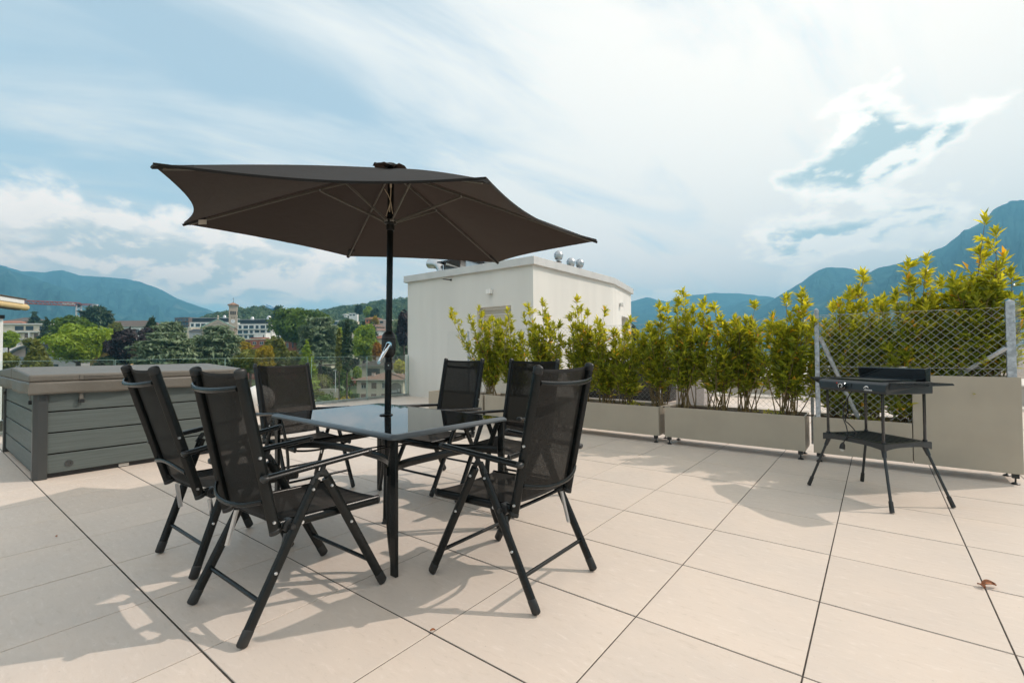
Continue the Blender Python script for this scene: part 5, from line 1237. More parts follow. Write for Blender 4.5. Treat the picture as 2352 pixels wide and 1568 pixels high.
def opening(root, o, ux, w, h, kind='w', mat_f=None):
    """window or door lying on a wall: o centre, ux unit vector along the wall, outward normal = ux x z"""
    nx = Vector((ux.y, -ux.x, 0)); rz = math.atan2(ux.y, ux.x); z = Vector((0, 0, 1))
    def bx(mb, c, d): mb.box(c, d, rz=rz); return mb
    if kind == 'band':
        return bx(MB(), o + nx * .03, (w, .05, h)).build('window', M_wing, root)
    if kind == 'shut':
        f = bx(MB(), o + nx * .02, (w, .04, h)).build('shutter', M_shut, root); bx(MB(), o - z * (h / 2 + .06) + nx * .06, (w + .2, .18, .10)).build('sill', M_sill, f); return f
    f = MB(); t = .07
    bx(f, o + nx * .02 + z * (h / 2 - t / 2), (w, .05, t)); bx(f, o + nx * .02 - z * (h / 2 - t / 2), (w, .05, t))
    for s in (-1, 0, 1): bx(f, o + nx * .02 + ux * s * (w / 2 - t / 2), (t, .05, h - 2 * t))
    f = f.build('window', mat_f or M_winf, root); bx(MB(), o + nx * .008, (w - t, .016, h - t)).build('pane', M_wing, f)
    if kind == 'half': bx(MB(), o + nx * .055 + z * h * .30, (w - .02, .02, h * .4)).build('shutter', M_shut, f)
    if kind == 'awn': 
        a = o + nx * .05 + z * h * .5; b = o + nx * .55 - z * h * .30; q = ux * w / 2
        MB().add([a - q, a + q, b + q, b - q], [(0, 1, 2, 3)]).build('awning_blind', M_shut, f)
    if kind != 'plain': bx(MB(), o - z * (h / 2 + .05) + nx * .07, (w + .2, .2, .09)).build('sill', M_sill, f)
    return f
def house(X, Yt, fw, w, d, H, ang, wall, roof, lab, name='house', rh=2.0, over=.6, wins=(), side=(), rmat=None, cat='house', group=None, chim=(), lowz=None):
    """corner-referenced block; X, Yt: bearing of the centre of the front eave; front faces the viewer turned by ang"""
    p = at(X, Yt, fw); a = -YAW + R(ang); ux = Vector((math.cos(a), math.sin(a), 0)); uy = Vector((-math.sin(a), math.cos(a), 0)); lat = (p.x - CAM[0]) * RGT[0] + (p.y - CAM[1]) * RGT[1]
    zt = p.z; zb = float(ground_z(np.float64(fw), np.float64(lat))) if lowz is None else lowz
    zb = min(zb, zt - H); root = empty(name, (p.x, p.y, zb), a); tag(root, lab, cat, group); h = zt - zb
    MB().bb(-w / 2, w / 2, 0, d, -.5, h).build('wall', WM[wall], root)
    if roof == 'flat': r = MB().bb(-w / 2 - .15, w / 2 + .15, -.15, d + .15, h, h + .35).build('roof', rmat or M_coping, root)
    elif roof == 'slab': r = MB().bb(-w / 2 - over, w / 2 + over, -over, d + over, h, h + .45).build('roof', rmat or WM['white'], root)
    else:
        x0, x1, y0, y1 = -w / 2 - over, w / 2 + over, -over, d + over; m_ = min(x1 - x0, y1 - y0) / 2; mb = MB()
        if roof == 'hip':
            if w >= d: a0, a1 = (x0 + m_, (y0 + y1) / 2, h + rh), (x1 - m_, (y0 + y1) / 2, h + rh); fs = [(4, 5, 9, 8), (5, 6, 9), (6, 7, 8, 9), (7, 4, 8)]
            else: a0, a1 = (0, y0 + m_, h + rh), (0, y1 - m_, h + rh); fs = [(4, 5, 8), (5, 6, 9, 8), (6, 7, 9), (7, 4, 8, 9)]
        else:
            a0, a1 = (x0, (y0 + y1) / 2, h + rh), (x1, (y0 + y1) / 2, h + rh); fs = [(4, 5, 9, 8), (5, 6, 9), (6, 7, 8, 9), (7, 4, 8)]
        mb.add([(x0, y0, h), (x1, y0, h), (x1, y1, h), (x0, y1, h), (x0, y0, h + .15), (x1, y0, h + .15), (x1, y1, h + .15), (x0, y1, h + .15), a0, a1], fs + [(0, 3, 2, 1), (0, 1, 5, 4), (1, 2, 6, 5), (2, 3, 7, 6), (3, 0, 4, 7)])
        r = mb.build('roof', rmat or MR_brown, root)
        mb = MB(); mb.tube([Vector((x0, y0, h + .03)) + Vector((0, -.04, 0)), Vector((x1, y0, h + .03)) + Vector((0, -.04, 0))], .08, 6).build('gutter', M_sill, r)
    for cx, cy, ch in chim:
        c = MB().bb(cx - .35, cx + .35, cy - .3, cy + .3, h + .2, h + ch).build('chimney', WM['pink'], r); MB().bb(cx - .42, cx + .42, cy - .37, cy + .37, h + ch, h + ch + .12).build('cap', MR_brown, c)
    for (x, z, ww, hh, k) in wins: opening(root, Vector((x, 0, h + z)), Vector((1, 0, 0)), ww, hh, k)
    for sd, y, z, ww, hh, k in side:
        opening(root, Vector((sd * w / 2, y, h + z)), Vector((0, sd, 0)), ww, hh, k)
    return root, h
def grid(xs, zs, w, h, k): return [(x, z, w, h, k) for z in zs for x in xs]

# near house with the arched loggia, just left of the white stair house
rt, h = house(873, 872.5, 108, 10.7, 12.0, 9.5, 0, 'beige', 'hip', 'beige three-storey house with brown tiled hip roof seen through the glass beside the white wall', rh=1.55, over=.9,
      wins=[(-3.75, -1.25, 1.15, 1.3, 'half'), (-1.4, -1.25, 1.15, 1.3, 'shut'), (.9, -1.25, .9, 1.3, 'w'), (-3.75, -3.8, 1.15, 1.3, 'awn'), (-1.4, -3.8, 1.15, 1.3, 'awn'), (.9, -3.8, 1.15, 1.3, 'awn'), (-3.75, -6.4, 1.15, 1.3, 'half'), (-1.4, -6.4, 1.15, 1.3, 'half')], side=[(1, 2.2, -1.6, 1.8, 2.0, 'band'), (1, 2.2, -4.2, 1.8, 2.0, 'band')], chim=[(-2.2, 2.4, 1.5)])
def loggia(root, h, x0, x1, ztop, zbot):
    n = 12; xm = (x0 + x1) / 2; hw = (x1 - x0) / 2; rise = .7
    poly = [(x0, zbot), (x1, zbot)] + [(xm + hw * math.cos(a), ztop - rise + rise * math.sin(a)) for a in np.linspace(0, math.pi, n)]
    M = Matrix(((1, 0, 0, 0), (0, 0, 1, 0), (0, 1, 0, h), (0, 0, 0, 1)))
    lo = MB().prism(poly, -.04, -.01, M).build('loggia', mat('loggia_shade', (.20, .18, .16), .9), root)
    pr = [(x * 1.0, z) for x, z in poly[2:]]
    MB().tube([(x, -.08, h + z_) for x, z_ in pr], .11, 6).build('arch', WM['cream'], lo)
    g = MB().bb(x0 - .1, x1 + .1, -.75, 0, h + zbot - .15, h + zbot); 
    for k in range(15): x = x0 + (x1 - x0) * k / 14; g.bb(x - .02, x + .02, -.72, -.69, h + zbot, h + zbot + .70)
    g.bb(x0, x1, -.75, -.68, h + zbot + .70, h + zbot + .76); g.build('balcony_railing', M_post, lo)
    MB().bb(xm - .9, xm + .3, -.35, -.30, h + zbot + .1, h + zbot + .75).bb(xm + .5, xm + .9, -.45, -.2, h + zbot + .3, h + zbot + .9).build('balcony_chair', M_winf, lo)
loggia(rt, h, 2.4, 4.9, -.55, -3.0); loggia(rt, h, 2.4, 4.9, -3.5, -5.8)
MB().tube([(6.2, -.9, h + .2), (.5, 5.1, h + 1.6)], .14, 6).build('ridge_tiles', MR_brown, rt)
MB().lathe([(.02, 0), (.25, .05), (.42, .16)], (2.6, 3.0, h + 1.1), 12).build('satellite_dish', WM['grey'], rt, True)
house(877, 840, 136, 12.3, 11, 8, -10, 'beige', 'hip', 'larger beige villa with grey-brown hip roof behind the beige three-storey house', rh=2.5, over=1.2, rmat=MR_grey,
      wins=[(-2.6, -2.0, 4.0, 2.4, 'band'), (1.6, -2.0, 1.5, 1.6, 'w'), (4.6, -2.0, 1.3, 1.6, 'half')], side=[(-1, 3, -2.0, 1.2, 2.2, 'w'), (-1, 6, -2.0, 1.2, 2.2, 'w')], chim=[(-2.2, 2.0, 2.6)])
house(892, 826, 152, 8, 6, 5, -8, 'cream', 'hip', 'small upper storey with grey roof rising behind the larger villa', rh=1.6, over=.9, rmat=MR_grey, wins=[(-1.5, -1.6, 2.2, 1.6, 'band')])
house(866, 778, 190, 5.4, 5, 3, -20, 'cream', 'hip', 'little cream house with red tiled roof left of the parasol crank', rh=1.5, over=.6, rmat=MR_red)
house(876, 760, 215, 9, 6, 5, 20, 'white', 'gable', 'white four-window house with brown roof on the slope behind the parasol pole', rh=1.3, over=.4, wins=grid((1.2, 2.8), (-1.7, -4.0), .6, 1.0, 'band'))
house(850, 751, 225, 8.5, 6, 4, -15, 'pink', 'hip', 'pinkish house with brown roof between two dark conifers', rh=1.4, over=.8, rmat=MR_brown)
house(851, 732, 270, 7, 6, 3.5, -18, 'orange', 'hip', 'orange-red house with red tiled roof on the hillside', rh=1.1, over=.6, rmat=MR_red, wins=[(-2.2, -1.2, 1.0, 1.3, 'band'), (.5, -1.2, 1.0, 1.3, 'band')])
house(882, 735, 270, 7, 6, 3, -10, 'pink', 'flat', 'reddish house with a railed flat roof right of the yellow conifer', rmat=WM['white'], wins=[(-1.5, -1.2, 2, 1.2, 'band')])
house(772, 737.5, 300, 7.5, 6, 3, 12, 'grey', 'slab', 'low modern house with a thin white roof slab above the lime trees', over=.6, wins=[(-1.2, -1.3, 4.2, 1.5, 'band')])
house(808, 739, 290, 6, 5, 2, 0, 'cream', 'flat', 'flat pale house top right of the tall cypress', rmat=WM['cream'])
t, h = house(811, 720, 450, 8, 5, 3.5, 0, 'white', 'slab', 'white modern villa on the wooded hillside with wide terraces', over=.5, wins=grid((-2.4, .8), (-1.5,), 2.2, 1.2, 'band'))
p = at(794, 724, 440); t = empty('round_villa', (p.x, p.y, p.z - 2)); t.scale = (.28, .28, .3); tag(t, 'small round white villa beside the modern villa on the hill', 'house')
MB().lathe([(6, 0), (6, 6.0), (9, 6.3), (10, 7.2), (9.6, 9), (7, 9.8)], n=24).build('shell', WM['white'], t); MB().lathe([(9.75, 7.2), (9.75, 8.4)], n=24).build('window', M_wing, t)

# red-brick house by the yellow trees
house(588, 780, 165, 8.6, 7, 6, -14, 'brick', 'flat', 'red-brick house with flat roof and terrace right of the church', name='brick_house', rmat=WM['cream'],
      wins=[(-3.2, -1.6, 1.5, 2.2, 'band'), (-.6, -1.2, 1.4, 1.1, 'w'), (2.4, -1.2, 1.5, 1.1, 'w'), (-.6, -3.9, 1.4, 1.1, 'w'), (2.4, -3.9, 1.5, 1.1, 'w')])
house(667, 783, 165, 4.6, 5, 6, -14, 'brick', 'flat', 'narrow orange-brick wing right of the round yellow-green tree', name='brick_house', rmat=WM['cream'], wins=[(-1.2, -1.5, .9, 1.6, 'w'), (1.0, -1.5, .5, 1.8, 'band'), (-1.2, -4, .9, 1.6, 'w')])
house(590, 777, 172, 5, 3, 1.5, -14, 'orange', 'flat', 'small brown pergola structure on top of the brick house', name='roof_pergola', rmat=WM['brick'], cat='pergola')
# white terraces of apartments behind the church
def apartment(X, Yt, fw, w, d, fl, ang, lab, wall='white', top='dark', bays=6, fh=3.2, setb=2.0, group=None):
    rt, h = house(X, Yt, fw, w, d, fl * fh, ang, wall, 'flat', lab, name='apartment_block', cat='building', rmat=WM[wall], group=group)
    if top: MB().bb(-w / 2 + .5, w / 2 - setb * 2, setb, d, h + .36, h + 3.2).build('penthouse', WM[top], rt); MB().bb(-w / 2 - .2, w / 2 - setb, setb - 1.2, d + .4, h + 3.2, h + 3.5).build('penthouse_roof', WM['grey'], rt)
    for f in range(fl):
        z = -.35 - fh * f
        MB().bb(-w / 2 - .1, w / 2 + .1, -1.3, -.02, h + z - fh + .2, h + z - fh + .55).build('balcony_slab', WM['white'] if wall == 'white' else WM[wall], rt)
        for b_ in range(bays):
            x = -w / 2 + (b_ + .5) * w / bays; ww = w / bays * (.78 if (b_ + f) % 3 else .5)
            opening(rt, Vector((x, 0, h + z - 1.35)), Vector((1, 0, 0)), ww, 2.1, 'band')
        if wall == 'white' and fl > 2: MB().bb(-w / 2, w / 2, -1.28, -1.2, h + z - fh + .55, h + z - fh + 1.25).build('balustrade', M_pane, rt)
    return rt, h
apartment(486, 741, 320, 29, 12, 4, 3, 'long white terraced apartment block left behind the bell tower', bays=8)
apartment(584, 745, 310, 24, 12, 5, -6, 'white terraced apartment block right of the bell tower', bays=6)
apartment(417, 730, 380, 17, 12, 3, -22, 'brown brick apartment block against the mountain', wall='brown', top=None, bays=5)
for X, Y, w_ in ((618, 729, 3.0), (580, 730, 2.2), (516, 726, 2.0)):
    p = at(X, Y, 308); o = MB().lathe([(w_ * .5, -1.2), (w_ * .5, 0), (w_ * .3, w_ * .35), (.05, w_ * .5)], n=12).build('roof_vent', M_duct, None, True); o.location = (p.x, p.y, p.z - .2)
    tag(o, {618: 'silver vent dome near the right end of the terraced apartment roofs', 580: 'silver vent dome just right of the bell tower', 516: 'silver vent dome left of the bell tower'}[X], 'roof vent')
house(597, 765.5, 262, 7, 6, 6, -8, 'white', 'flat', 'plain white annex to the right of the church nave', rmat=WM['white'], wins=[(2.2, -2, .5, 2.2, 'band')])
house(420, 754, 240, 10, 8, 6, -12, 'cream', 'flat', 'small cream house peeping out behind the cedar', rmat=WM['cream'], wins=[(2, -1.8, 1.2, 1.8, 'band')])
house(470, 762, 235, 15, 8, 4, 2, 'grey', 'gable', 'grey metal-roofed hall left of the church', rh=1.6, over=.5, rmat=WM['dark'])
house(478, 778, 170, 9, 6, 5, -6, 'brown', 'hip', 'little house with rusty red roof between the cedars', rh=1.2, over=.5, rmat=MR_red)
house(383, 750, 420, 22, 9, 4, 0, 'grey', 'flat', 'pale low building on the horizon left of the brown block', rmat=WM['grey'])
# long white school-like building
house(280, 750, 235, 31, 12, 9, -6, 'white', 'hip', 'long white building with brown roof and a row of windows', rh=3.4, over=1.0, rmat=MR_grey, wins=grid([-13 + 3.6 * k for k in range(8)], (-2.6, -6.2), 1.8, 2.4, 'w'))
house(235, 806, 96, 5, 5, 4, 0, 'ochre', 'flat', 'patch of yellow house wall between the lime and the copper beech', rmat=WM['cream'])
# villa and apartments at the far left
rt, h = house(40, 738, 270, 18, 11, 5.5, -10, 'ochre', 'hip', 'ochre villa with dark hip roof and arched windows', rh=2.6, over=1.2, rmat=MR_grey, wins=[(-5.2, -2.2, 1.6, 1.8, 'band'), (-2.4, -2.2, 1.6, 1.8, 'band'), (.4, -2.2, 1.6, 1.8, 'band'), (5.5, -2.2, 1.5, 2.0, 'half')])
house(12, 742, 255, 16, 8, 5, 8, 'orange', 'hip', 'lower wing with pink tiled roof in front of the ochre villa', rh=1.4, over=.6, rmat=MR_red)
rt, h = house(52, 745.5, 185, 17.5, 11, 11, 4, 'cream', 'slab', 'cream four-storey apartment block with deep loggias', name='apartment_block', over=.7, rmat=WM['white'], cat='building',
      wins=[(-1.2, -1.4, 3.2, 1.7, 'band'), (2.6, -1.4, 2.8, 1.7, 'band'), (7.2, -1.4, 1.8, 1.7, 'band')] + grid((-6.2, -2.6), (-4.3, -7.2, -10.0), 2.2, 1.9, 'band') + grid((1.6, 5.0), (-4.3, -7.2), 1.5, 1.7, 'shut'))
for z in (-2.9, -5.8, -8.7): MB().bb(-8.9, 8.4, -1.1, -.05, h + z - .14, h + z + .14).build('floor_slab', WM['white'], rt)
for x in (-7.6, -4.4, -.9, 3.2, 7.2): MB().bb(x - .25, x + .25, -1.0, -.05, h - 11, h - 2.9).build('pillar', WM['white'], rt)
for z, w_, lab in ((752, 0, 'first'), (0, 0, '')):
    pass
p = at(8, 796, 120); t = empty('balcony_house', (p.x, p.y, -13), -YAW); tag(t, 'house at the left edge of which only white balcony slabs show', 'house')
MB().bb(-9, .5, .2, 6, 0, 16.5).build('wall', WM['grey'], t)
for z, x in ((14.6, 2.4), (12.6, .9), (11.2, 1.5)): MB().bb(-9, x, -.8, .19, z, z + .75).build('balcony_slab', WM['white'], t)
# barrel-roofed building
def barrel():
    fw = 112; p = at(64, 826, fw); root = empty('barrel_roof_building', (p.x, p.y, -13.5), -YAW + R(2)); tag(root, 'pale building with a curved blue-grey metal barrel roof behind the hot tub', 'building')
    h = p.z + 13.5; M_zinc = mat('blue_zinc_roof', (.26, .31, .35), .4, metal=.4, var=.08)
    MB().bb(-4.6, 12, 0, 10, 0, h).build('wall', mat('lilac_render', (.42, .40, .42), .85, var=.05), root)
    MB().bb(-5.6, 13, -.5, 10.5, h, h + .7).build('eaves_band', M_zinc, root)
    a = MB(); n = 20; P = [(-4.9 + 10.6 * i / n, h + .75 + 3.0 * math.sin(math.pi * (i / n * .62 + .0)) ** .75) for i in range(n + 1)]
    for (x0, z0), (x1, z1) in zip(P, P[1:]):
        a.add([(x0, -.6, z0), (x1, -.6, z1), (x1, 10, z1), (x0, 10, z0), (x0, -.6, z0 + .35), (x1, -.6, z1 + .35), (x1, 10, z1 + .35), (x0, 10, z0 + .35)], [(0, 1, 2, 3), (4, 7, 6, 5), (0, 4, 5, 1), (3, 2, 6, 7)])
    a.build('barrel_roof', M_zinc, root)
    MB().prism([(-4.2, h + .7)] + [(x, z) for x, z in P[1:-1]] + [(5.6, h + .7)], .3, .5, Matrix(((1, 0, 0, 0), (0, 0, 1, 0), (0, 1, 0, 0), (0, 0, 0, 1)))).build('gable', WM['pink'], root)
    MB().prism([(-.8, h + .8), (-.8, h + 3.0), (.6, h + 3.35), (2.6, h + 3.5), (4.6, h + 3.4), (5.4, h + .8)], .24, .3, Matrix(((1, 0, 0, 0), (0, 0, 1, 0), (0, 1, 0, 0), (0, 0, 0, 1)))).build('gable_window', M_wing, root)
    v = MB()
    for k in range(12):
        a0 = math.pi * k / 12; v.bb(9.6 + 2.4 * math.cos(a0) - .35, 9.6 + 2.4 * math.cos(a0) + .35, -.4, 9, h + .7, h + .72 + 2.8 * math.sin(a0) ** .8)
    v.build('side_vault', M_zinc, root)
    opening(root, Vector((-.6, 0, h - 2.4)), Vector((1, 0, 0)), 2.2, 2.6, 'w', M_shut)
    opening(root, Vector((6.0, 0, h - 2.4)), Vector((1, 0, 0)), 2.2, 2.6, 'w', M_shut)
barrel()

# ------------------------------------------------------------------ church with bell tower
def church():
    S_ = .66; fw = 200; pc = at(536, 751, fw)      # right eave corner of the gable front
    a = -YAW + R(27); root = empty('church', (pc.x, pc.y, -8), a); root.scale = (S_, S_, S_); tag(root, 'stone church nave with tiled gable roof and green copper edging', 'church')
    h = (pc.z + 8) / S_; W = 17.0; L = 31.0; rise = 4.7
    # local: x along the gable front (to the right = the corner), y to the back
    # gable front spans x -W..0 on y=0 ; long side runs from (0,0) back to (0,L)
    g = MB(); g.add([(-W, 0, 0), (0, 0, 0), (0, 0, h), (-W / 2, 0, h + rise), (-W, 0, h)], [(0, 1, 2, 3, 4)]); g.add([(0, 0, 0), (0, L, 0), (0, L, h), (0, 0, h)], [(0, 1, 2, 3)]); g.add([(-W, 0, 0), (-W, 0, h), (-W, L, h), (-W, L, 0)], [(0, 1, 2, 3)])
    g.add([(-W, L, 0), (-W, L, h), (-W / 2, L, h + rise), (0, L, h), (0, L, 0)], [(0, 1, 2, 3, 4)])
    m = bpy.data.materials.new('coursed_stone'); m.use_nodes = True; T = NT(m.node_tree); b = T.N['Principled BSDF']; br = T.n('ShaderNodeTexBrick'); co = T.n('ShaderNodeTexCoord').outputs['Object']
    sx = T.n('ShaderNodeSeparateXYZ'); T.L.new(co, sx.inputs[0]); T.L.new(T.comb(T.m('ADD', sx.outputs[0], sx.outputs[1]), sx.outputs[2], 0.0), br.inputs['Vector'])
    br.inputs['Scale'].default_value = 1.0; br.inputs['Brick Width'].default_value = .9; br.inputs['Row Height'].default_value = .4; br.inputs['Mortar Size'].default_value = .03
    br.inputs['Color1'].default_value = (.34, .31, .26, 1); br.inputs['Color2'].default_value = (.46, .42, .36, 1); br.inputs['Mortar'].default_value = (.25, .23, .2, 1); T.L.new(br.outputs[0], b.inputs['Base Color']); b.inputs['Roughness'].default_value = .95
    g.build('wall', m, root)
    ov = .7; rf = MB()
    for s in (0, 1):
        xe = ov if s == 0 else -W - ov; ze = h - ov * rise / (W / 2)
        rf.add([(xe, .3, ze), (xe, L + .3, ze), (-W / 2, L + .3, h + rise), (-W / 2, .3, h + rise), (xe, .3, ze + .3), (xe, L + .3, ze + .3), (-W / 2, L + .3, h + rise + .3), (-W / 2, .3, h + rise + .3)], [(0, 1, 2, 3), (4, 5, 6, 7), (0, 4, 5, 1), (0, 3, 7, 4), (1, 5, 6, 2)])
    rf = rf.build('roof', MR_church, root)
    M_cop = mat('verdigris_copper', (.25, .46, .38), .6)
    for y in (0, L): MB().tube([(-W - .8, y, h - .45), (-W / 2, y, h + rise + .35), (.8, y, h - .45)], .25, 6, side=(0, 1, 0)).build('copper_edge', M_cop, rf)
    fz = MB()
    for k in range(22):
        for s in (-1, 1): u = (k + .5) / 22; x = -W / 2 + s * u * W / 2; fz.bb(x - .10, x + .10, -.22, -.01, h + rise * (1 - u) - 1.5, h + rise * (1 - u) - .55)
    fz.build('arched_frieze', WM['stone'], root)
    MB().bb(.01, .20, 0, L, h - 1.1, h - .5).build('cornice', WM['stone'], root)
    for k in range(6):
        y = 3 + k * 4.3; MB().bb(.01, .28, y - .35 - 2.0, y + .05 - 2.0, 0, h - 1.1).build('buttress', WM['stone'], root)
        w = MB(); w.prism([(y - .4, h - 8.2), (y + .4, h - 8.2)] + [(y + .4 * math.cos(q), h - 5.2 + .4 * math.sin(q)) for q in np.linspace(0, math.pi, 8)], .02, .08, Matrix(((0, 0, 1, 0), (1, 0, 0, 0), (0, 1, 0, 0), (0, 0, 0, 1))))
        w.build('window', M_wing, root)
    for y in (5.0, 19.0): MB().tube([(.35, y, h - .6), (.35, y, 0)], .10, 6).build('downpipe', mat('rusty_pipe', (.2, .07, .04), .7), root)
    MB().bb(-2.9, -1.5, -.06, -.01, h - 9.5, h - 6.6).build('door', M_wing, root)
    MB().lathe([(.5, 0), (.3, .6), (.15, .9), (.45, 1.4), (.45, 1.9), (.1, 2.4)], (-W / 2, 0, h + rise + .3), 10).build('gable_finial', WM['stone'], root, True)
    # bell tower behind the nave
    ft = 232; pt = at(536, 701.5, ft); tw = 5.2; rt = empty('bell_tower', (pt.x, pt.y, -6), -YAW + R(27)); rt.scale = (.68, .68, .68); tag(rt, 'square stone bell tower with clock faces and arched belfry', 'tower')
    H = (pt.z + 6) / .68; k = tw / 2
    MB().bb(-k, k, -k, k, 0, H).build('shaft', mat('tower_brick', (.44, .38, .31), .95, var=.14, vscale=2.5), rt)
    for zz, e in ((H - .5, .35), (H - 1.2, .18), (H - 7.7, .16), (H - 15.3, .2), (H - 16.3, .12)): MB().bb(-k - e, k + e, -k - e, k + e, zz, zz + .35).build('string_course', WM['stone'], rt)
    r_ = MB().add([(-k - .9, -k - .9, H), (k + .9, -k - .9, H), (k + .9, k + .9, H), (-k - .9, k + .9, H), (-k - .9, -k - .9, H + .25), (k + .9, -k - .9, H + .25), (k + .9, k + .9, H + .25), (-k - .9, k + .9, H + .25), (0, 0, H + 2.3)], [(0, 3, 2, 1), (0, 1, 5, 4), (1, 2, 6, 5), (2, 3, 7, 6), (3, 0, 4, 7), (4, 5, 8), (5, 6, 8), (6, 7, 8), (7, 4, 8)]).build('roof', MR_church, rt)
    MB().tube([(0, 0, H + 2.2), (0, 0, H + 5.6)], .09, 6).tube([(-.5, 0, H + 4.7), (.5, 0, H + 4.7)], .07, 6).lathe([(.05, 0), (.28, .25), (.05, .5)], (0, 0, H + 2.5), 8).build('cross', M_dark, r_)
    M_op = mat('belfry_shadow', (.03, .03, .03), .9); M_clock = mat('clock_dial', (.72, .74, .76), .5)
    for f in range(4):
        ang = f * math.pi / 2; Mx = Matrix.Rotation(ang, 4, 'Z')
        for j in (-1, 0, 1):
            cx = j * 1.25; poly = [(cx - .46, H - 7.0), (cx + .46, H - 7.0)] + [(cx + .46 * math.cos(q), H - 4.7 + .46 * math.sin(q)) for q in np.linspace(0, math.pi, 8)]
            MB().prism(poly, k + .01, k + .05, Mx @ Matrix(((1, 0, 0, 0), (0, 0, -1, 0), (0, 1, 0, 0), (0, 0, 0, 1)))).build('belfry_arch', M_op, rt)
        Md = Mx @ Matrix(((1, 0, 0, 0), (0, 0, -1, -k - .012), (0, 1, 0, H - 11.6), (0, 0, 0, 1)))
        MB().prism([(1.35 * math.cos(q), 1.35 * math.sin(q)) for q in np.linspace(0, 2 * math.pi, 25)[:-1]], 0, .08, Md).build('clock_face', M_clock, rt)
        hd = MB().prism([(-.06, -.2), (.06, -.2), (.05, 1.05), (-.05, 1.05)], .085, .11, Md @ Matrix.Rotation(R(-14), 4, 'Z')).prism([(-.08, -.2), (.08, -.2), (.06, .75), (-.06, .75)], .115, .14, Md @ Matrix.Rotation(R(72), 4, 'Z'))
        for q in range(12): hd.prism([(-.04, 1.08), (.04, 1.08), (.04, 1.26), (-.04, 1.26)], .085, .10, Md @ Matrix.Rotation(q * math.pi / 6, 4, 'Z'))
        hd.build('clock_hands', M_dark, rt)
        for j in (-1, 0, 1): MB().prism([(j * .9 - .2, H - 9.3), (j * .9 + .2, H - 9.3), (j * .9 + .2, H - 8.6), (j * .9 - .2, H - 8.6)], k + .01, k + .04, Mx @ Matrix(((1, 0, 0, 0), (0, 0, -1, 0), (0, 1, 0, 0), (0, 0, 0, 1)))).build('slit_window', M_op, rt)
church()

# ------------------------------------------------------------------ cranes
def lattice(mb, a, b, w, n, r, up=Vector((0, 0, 1))):
    a, b = Vector(a), Vector(b); d = (b - a).normalized(); s = d.cross(up).normalized(); u = s.cross(d); c = [s * w / 2 + u * w / 2, s * w / 2 - u * w / 2, -s * w / 2 - u * w / 2, -s * w / 2 + u * w / 2]
    for q in c: mb.tube([a + q, b + q], r, 4)
    for k in range(n):
        p, p2 = a + (b - a) * k / n, a + (b - a) * (k + 1) / n
        for i in range(4): mb.tube([p + c[i], p2 + c[(i + 1) % 4]] if k % 2 else [p + c[(i + 1) % 4], p2 + c[i]], r * .6, 3)
    return mb
M_cred = mat('crane_red', (.42, .09, .06), .6); M_cwhite = mat('crane_white', (.6, .62, .63), .6); M_cblue = mat('crane_blue', (.03, .24, .50), .5); M_cgrey = mat('crane_grey', (.20, .24, .24), .6)
m_, tip, tail = at(181, 699, 330), at(52, 693.5, 330), at(219, 700, 330)
t = empty('tower_crane', (m_.x, m_.y, -4)); K = -Vector((m_.x, m_.y, -4)); tag(t, 'red tower crane with white lattice mast above the trees at the left', 'crane')
lattice(MB(), tip + K, m_ + K, 2.2, 24, .26).build('jib', M_cred, t); lattice(MB(), m_ + K, tail + K + Vector((0, 0, -.2)), 1.0, 6, .16).build('counter_jib', M_cred, t)
MB().box(tail + K + Vector((0, 0, -.6)), (3.2, 1.6, 1.9), rz=-YAW).build('counterweight', WM['grey'], t); lattice(MB(), (0, 0, 0), m_ + K + Vector((0, 0, -1.2)), 2.6, 14, .26, Vector((1, 0, 0))).build('mast', M_cwhite, t)
MB().box(m_ + K + Vector((0, 0, -.9)), (2.4, 2.2, 2.4), rz=-YAW).build('cab', M_dark, t); MB().box((tip + m_) / 2 + (m_ - tip) * .32 + K + Vector((0, 0, 0)), (7.0, 2.0, 1.3), rz=-YAW).build('name_board', M_cwhite, t)
a, b = at(611, 702, 300), at(642, 713, 300); t = empty('luffing_crane', (b.x, b.y, -4)); K = -Vector((b.x, b.y, -4)); tag(t, 'blue crane jib sticking up behind the big plane tree', 'crane')
lattice(MB(), a + K, at(628, 709, 300) + K, 1.4, 8, .13).build('jib', M_cblue, t); MB().box(at(636, 711.5, 300) + K, (4.4, 1.6, 1.9), m=Matrix.Rotation(-YAW, 4, 'Z') @ Matrix.Rotation(R(18), 4, 'Y')).build('machine_deck', M_cblue, t); lattice(MB(), (0, 0, 0), b + K, 1.6, 12, .14, Vector((1, 0, 0))).build('mast', M_cblue, t)
a, b = at(628, 763, 160), at(694, 762.5, 160); c = at(622, 755, 160); t = empty('small_crane', (a.x, a.y, -9)); K = -Vector((a.x, a.y, -9)); tag(t, 'thin grey crane jib lying across the dark plane tree', 'crane')
lattice(MB(), a + K, b + K, .8, 18, .06).build('jib', M_cgrey, t); MB().tube([c + K, (a + (b - a) * .45) + K], .07, 5).tube([a + K, c + K, Vector((0, 0, 0))], .10, 5).build('stay', M_cgrey, t); p = a + (b - a) * .66; MB().box(p + K, (1.8, .7, .8), rz=-YAW).build('trolley', M_cwhite, t)

